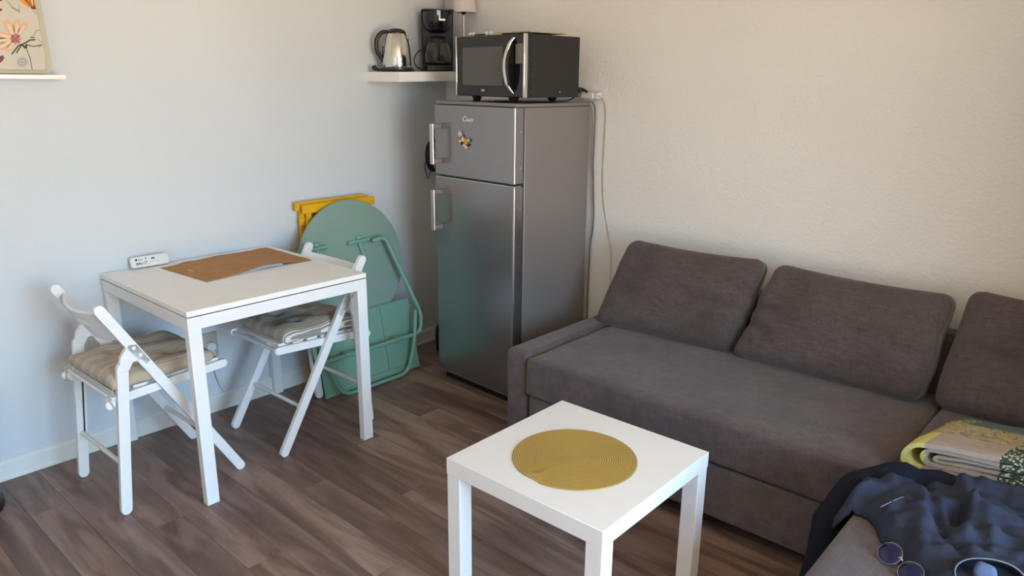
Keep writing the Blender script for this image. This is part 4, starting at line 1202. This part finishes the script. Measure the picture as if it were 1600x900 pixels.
# ------------------------------------------------------------------ picture ledge and leaning tray, upper left
o = obj('picture_ledge', B(0.0, 0.088, -2.75, -1.972, 1.494, 1.510), M['white_foil'], bevel=.0015)
tag(o, 'thin white wall ledge under the flower picture', 'shelf'); recenter(o)
tr = thing('flower_tray', 'cream tray with printed orange and pink flowers leaning on the wall ledge', 'tray', (0.06, -2.18, 1.5105))
Tt = Matrix.Translation((0.062, -2.005, 1.5105)) @ Matrix.Rotation(radians(-7), 4, 'Y')    # local: y to the right edge (0), z up, x to the room
tm = {k: plain('tray_' + k, rgb(*c), .5, 0, .4, .03) for k, c in dict(cream=(202, 196, 182), rim=(190, 184, 164), peach=(214, 178, 146), peach2=(226, 198, 168), orange=(228, 150, 62), maroon=(132, 34, 44), wine=(128, 60, 78), green=(150, 160, 104), dark=(62, 58, 40), lilac=(150, 134, 164), rust=(170, 84, 66), white=(232, 226, 214)).items()}
bm = bmesh.new(); prism(bm, [(0, y, z) for y, z in rrect(-.36, 0.0, 0.001, .46, .030, 6)], (.006, 0, 0), Tt)
obj('tray_base', bm, tm['cream'], tr, bevel=.001)
bm = bmesh.new(); outer = rrect(-.36, 0.0, .001, .46, .030, 6); inner = rrect(-.342, -.018, .016, .442, .018, 6)
n = len(outer)
for (x0, x1) in ((.006, .014),):
    a0 = [bm.verts.new(Tt @ Vector((x0, y, z))) for y, z in outer]; a1 = [bm.verts.new(Tt @ Vector((x1, y, z))) for y, z in outer]
    b1 = [bm.verts.new(Tt @ Vector((x1 - .002, y, z))) for y, z in [((o_[0] + i_[0]) / 2, (o_[1] + i_[1]) / 2) for o_, i_ in zip(outer, inner)]]; b0 = [bm.verts.new(Tt @ Vector((x0, y, z))) for y, z in inner]
    for A, C in ((a0, a1), (a1, b1), (b1, b0), (b0, a0)):
        for k in range(n): bm.faces.new((A[k], A[(k + 1) % n], C[(k + 1) % n], C[k]))
obj('rim', bm, tm['rim'], tr, smooth=40)
def px(u, v):       # tray-plane coordinates of a printed motif
    return (min(-.0065, (u - 60 - .219 * v) / 489.0), 0.254 - .00218 * v)
pr = {}; motif = ['printed_flower', 0]
tmk = list(tm)
def mot(name): motif[0] = name; motif[1] += 1
def printed(k, poly, lvl=1):
    bm = pr.setdefault((motif[0], motif[1]), bmesh.new())
    vs = [bm.verts.new(Tt @ Vector((.0062 + .0002 * lvl, y, z))) for y, z in poly]
    f = bm.faces.new(vs); f.material_index = tmk.index(k)
def petal(cu, cv, ang, L, w):
    out = []
    for i in range(14):
        t_ = 2 * pi * i / 14; r_ = L / 2 + L / 2 * cos(t_); s_ = w * sin(t_) * (0.45 + .55 * r_ / L)
        out.append((cu + (r_ * cos(ang) - s_ * sin(ang)), cv - (r_ * sin(ang) + s_ * cos(ang))))
    return [px(*q) for q in out]
def line(pts, w):
    for (a, b) in zip(pts[:-1], pts[1:]):
        dx, dy = b[0] - a[0], b[1] - a[1]; L = hypot(dx, dy); n_ = (-dy / L * w / 2, dx / L * w / 2)
        yield [px(a[0] + n_[0], a[1] + n_[1]), px(b[0] + n_[0], b[1] + n_[1]), px(b[0] - n_[0], b[1] - n_[1]), px(a[0] - n_[0], a[1] - n_[1])]
mot('printed_flower')
for (ang, L, w) in ((58, 32, 6.5), (86, 32, 7), (118, 33, 9), (168, 31, 8), (190, 34, 7), (212, 34, 8), (240, 24, 6)):
    printed('peach', petal(25, 62, radians(ang), L, w)); printed('peach2', petal(25, 62, radians(ang), L * .8, w * .4), 2)
for k in range(8): printed('rust' if k % 2 else 'lilac', petal(25, 62, 2 * pi * k / 8, 8.5, 3), 3 if k % 2 else 2)
mot('printed_flower')
printed('orange', petal(50, 14, radians(112), 34, 10)); printed('orange', petal(50, 14, radians(82), 36, 10)); printed('orange', petal(48, 12, radians(135), 30, 8)); printed('peach2', petal(50, 12, radians(100), 30, 2), 2)
printed('maroon', petal(59, 11, radians(185), 12, 4), 2); mot('printed_leaf'); printed('maroon', petal(0, 19, radians(10), 4, 3)); mot('printed_leaf'); printed('maroon', petal(-2, 4, radians(0), 6, 2)); 
mot('printed_leaf'); printed('wine', petal(-3, 103, radians(52), 18, 5))
for pts, w in (([(9, 2), (19, 13), (30, 20)], 1.4), ([(28, 9), (30, 20), (18, 14)], 1.2), ([(49, 17), (62, 23), (63, 14)], 1.2), ([(52, 56), (56, 48), (67, 46), (66, 52)], 1.3), ([(56, 47), (68, 47)], 1.0), ([(57, 60), (68, 67), (60, 75), (66, 69)], 1.2), ([(61, 22), (67, 50), (72, 90), (72, 104)], 1.0)):
    mot('printed_sprig')
    for q in line(pts, w): printed('green', q)
mot('printed_leaf'); printed('green', petal(58, 15, radians(20), 6, 3)); mot('printed_leaf'); printed('green', petal(63, 26, radians(70), 8, 2))
mot('printed_branch')
for pts, w in (([(20, 86), (30, 72), (38, 69), (47, 63), (55, 62)], 2.2), ([(47, 59), (54, 58.5)], 1.6), ([(40, 70), (52, 73), (64, 70)], 1.4), ([(27, 84), (34, 71)], 2), ([(41, 75), (48, 92), (52, 112)], 1.0), ([(34, 70), (41, 76), (42, 70)], 3.0)):
    for q in line(pts, w): printed('dark', q, 3)
mot('printed_daisy')
for k in range(18):
    a = 2 * pi * k / 18
    for q in line([(36 + 3.5 * cos(a), 98 + 3.2 * sin(a)), (36 + 9 * cos(a), 98 + 8.4 * sin(a))], .9): printed('lilac', q, 2)
printed('rust', petal(34.5, 98, 0, 3, 1.4), 2)
for (k, lvl), bm in pr.items():
    obj(k, bm, list(tm.values()), tr)

# ------------------------------------------------------------------ cables and adapters to the right of the fridge
ad = thing('socket_adapter', 'white multi-plug adapter on the wall behind the microwave', 'adapter', (1.02, 0.0, 1.42))
obj('body', B(0.975, 1.050, -.050, -.0, 1.424, 1.452), M['plastic_white'], ad, bevel=.006)
obj('plug', L_([(0, 0), (.020, 0), (.020, .018), (.012, .040), (0, .042)], 20, (0, 0, 0)), M['plastic_white'], ad)
pp = [o for o in ad.children if o.name.startswith('plug')][0]
pp.data.transform(MW[ad].inverted() @ Matrix.Translation((1.058, -.002, 1.438)) @ Matrix.Rotation(pi / 2, 4, 'X') @ MW[ad])
pp.data.transform(Matrix.Translation(Vector((0, 0, 0)))); 
for p_ in pp.data.polygons: p_.use_smooth = True
bp = thing('black_plug', 'black power plug stuck in the white adapter beside the microwave', 'plug', (0.985, -.065, 1.455))
bm = bmesh.new(); ball(bm, (.970, -.060, 1.463), (.022, .016, .012)); obj('housing', bm, M['black'], bp, smooth=180)
obj('grip', T_(smooth_path([(.968, -.058, 1.468), (.990, -.05, 1.466), (1.012, -.046, 1.456)]), [.011, .010, .0095, .009, .0085, .008, .0075, .007, .006, .006, .006, .006, .006], 10), M['black_matte'], bp, smooth=180)
obj('cord', T_(smooth_path([(.965, -.075, 1.462), (.985, -.10, 1.440), (.995, -.16, 1.420), (.99, -.25, 1.4145), (.90, -.40, 1.4135), (.80, -.46, 1.4135)]), .0035, 8), M['cable_black'], bp, smooth=180)

def cable(name, label, pts, r, m, cat='cable', group=None):
    o = obj(name, T_(smooth_path(pts, 7), r, 8), m, smooth=180)
    tag(o, label, cat, group); return recenter(o)
cable('power_cable', 'grey power cable hanging beside the fridge, the one with the kink outward', [(1.030, -.052, 1.418), (1.046, -.026, 1.385), (1.044, -.018, 1.25), (1.041, -.016, 1.12), (1.044, -.014, 1.06), (1.050, -.014, .96), (1.056, -.014, .86), (1.050, -.014, .78), (1.040, -.014, .70), (1.036, -.014, .40), (1.036, -.014, .02)], .0032, M['cable_grey'])
cable('power_cable', 'pale power cable running straight down close to the fridge side', [(1.028, -.040, 1.420), (1.040, -.016, 1.36), (1.036, -.010, 1.18), (1.038, -.009, 1.00), (1.046, -.009, .88), (1.040, -.009, .76), (1.034, -.009, .60), (1.033, -.009, .02)], .0028, M['cable_white'])
cable('power_cable', 'thin white power cable dropping down the wall behind the sofa end', [(1.070, -.044, 1.440), (1.092, -.030, 1.43), (1.100, -.008, 1.38), (1.097, -.006, 1.20), (1.098, -.006, 1.05), (1.112, -.006, .92), (1.142, -.006, .80), (1.160, -.006, .70), (1.165, -.006, .50), (1.165, -.006, .09)], .0030, M['cable_white'])

# ------------------------------------------------------------------ things in the gap left of the fridge
cl = thing('cable_coil', 'black cable coil hanging on the wall left of the fridge', 'cable', (0.004, -0.12, 1.09))
bm = bmesh.new()
for k in range(5):
    ph = k * .9; P = []
    for i in range(28):
        a = 2 * pi * i / 28
        P.append((.016 + .007 * k, -.118 + (.058 + .004 * sin(ph)) * cos(a), 1.095 + (.085 + .004 * cos(ph)) * sin(a)))
    tube(bm, P, .0055, 8, True)
obj('coil', bm, M['cable_black'], cl, smooth=180)
obj('loose_loop', T_([(.030, -.176 - .030 * sin(a) * (.4 + .6 * (1 - t_)), 1.075 - .105 * t_) for a, t_ in [(2 * pi * i / 24, (1 - cos(2 * pi * i / 24)) / 2) for i in range(24)]], .0024, 6, True), M['cable_black'], cl, smooth=180)
obj('hook', T_([(0.001, -.118, 1.176), (.050, -.118, 1.176), (.054, -.118, 1.186)], .003, 8), M['chrome'], cl, smooth=180)

vb_ = thing('bag', 'narrow black bag standing on the floor in the gap left of the fridge', 'bag', (0.205, -0.235, 0.0))
obj('body', L_([(0, 0), (.040, 0), (.048, .02), (.052, .09), (.046, .15), (.028, .175), (.024, .25), (.014, .30), (.008, .37), (0, .372)], 24, (0.205, -0.235, 0)), M['black'], vb_, smooth=60)
bm = bmesh.new(); ball(bm, (.225, -.262, .215), (.016, .012, .022)); obj('emblem', bm, M['cable_grey'], vb_, smooth=180)

# ------------------------------------------------------------------ waste bin at the left edge
bn = thing('waste_bin', 'dark metal pedal bin cut off by the left edge', 'bin', (0.175, -2.53, 0.0))
BC = (0.165, -2.545, 0)
obj('bin_body', L_([(0, .015), (.118, .015), (.121, .40), (0, .40)], 40, BC), M['bin'], bn, smooth=40)
obj('base_ring', L_([(0, 0), (.130, 0), (.133, .010), (.131, .030), (.120, .042), (0, .042)], 40, BC), M['black'], bn, smooth=40)
obj('bin_lid', L_([(0, .40), (.123, .40), (.122, .415), (.09, .435), (0, .442)], 40, BC), M['bin'], bn, smooth=40)
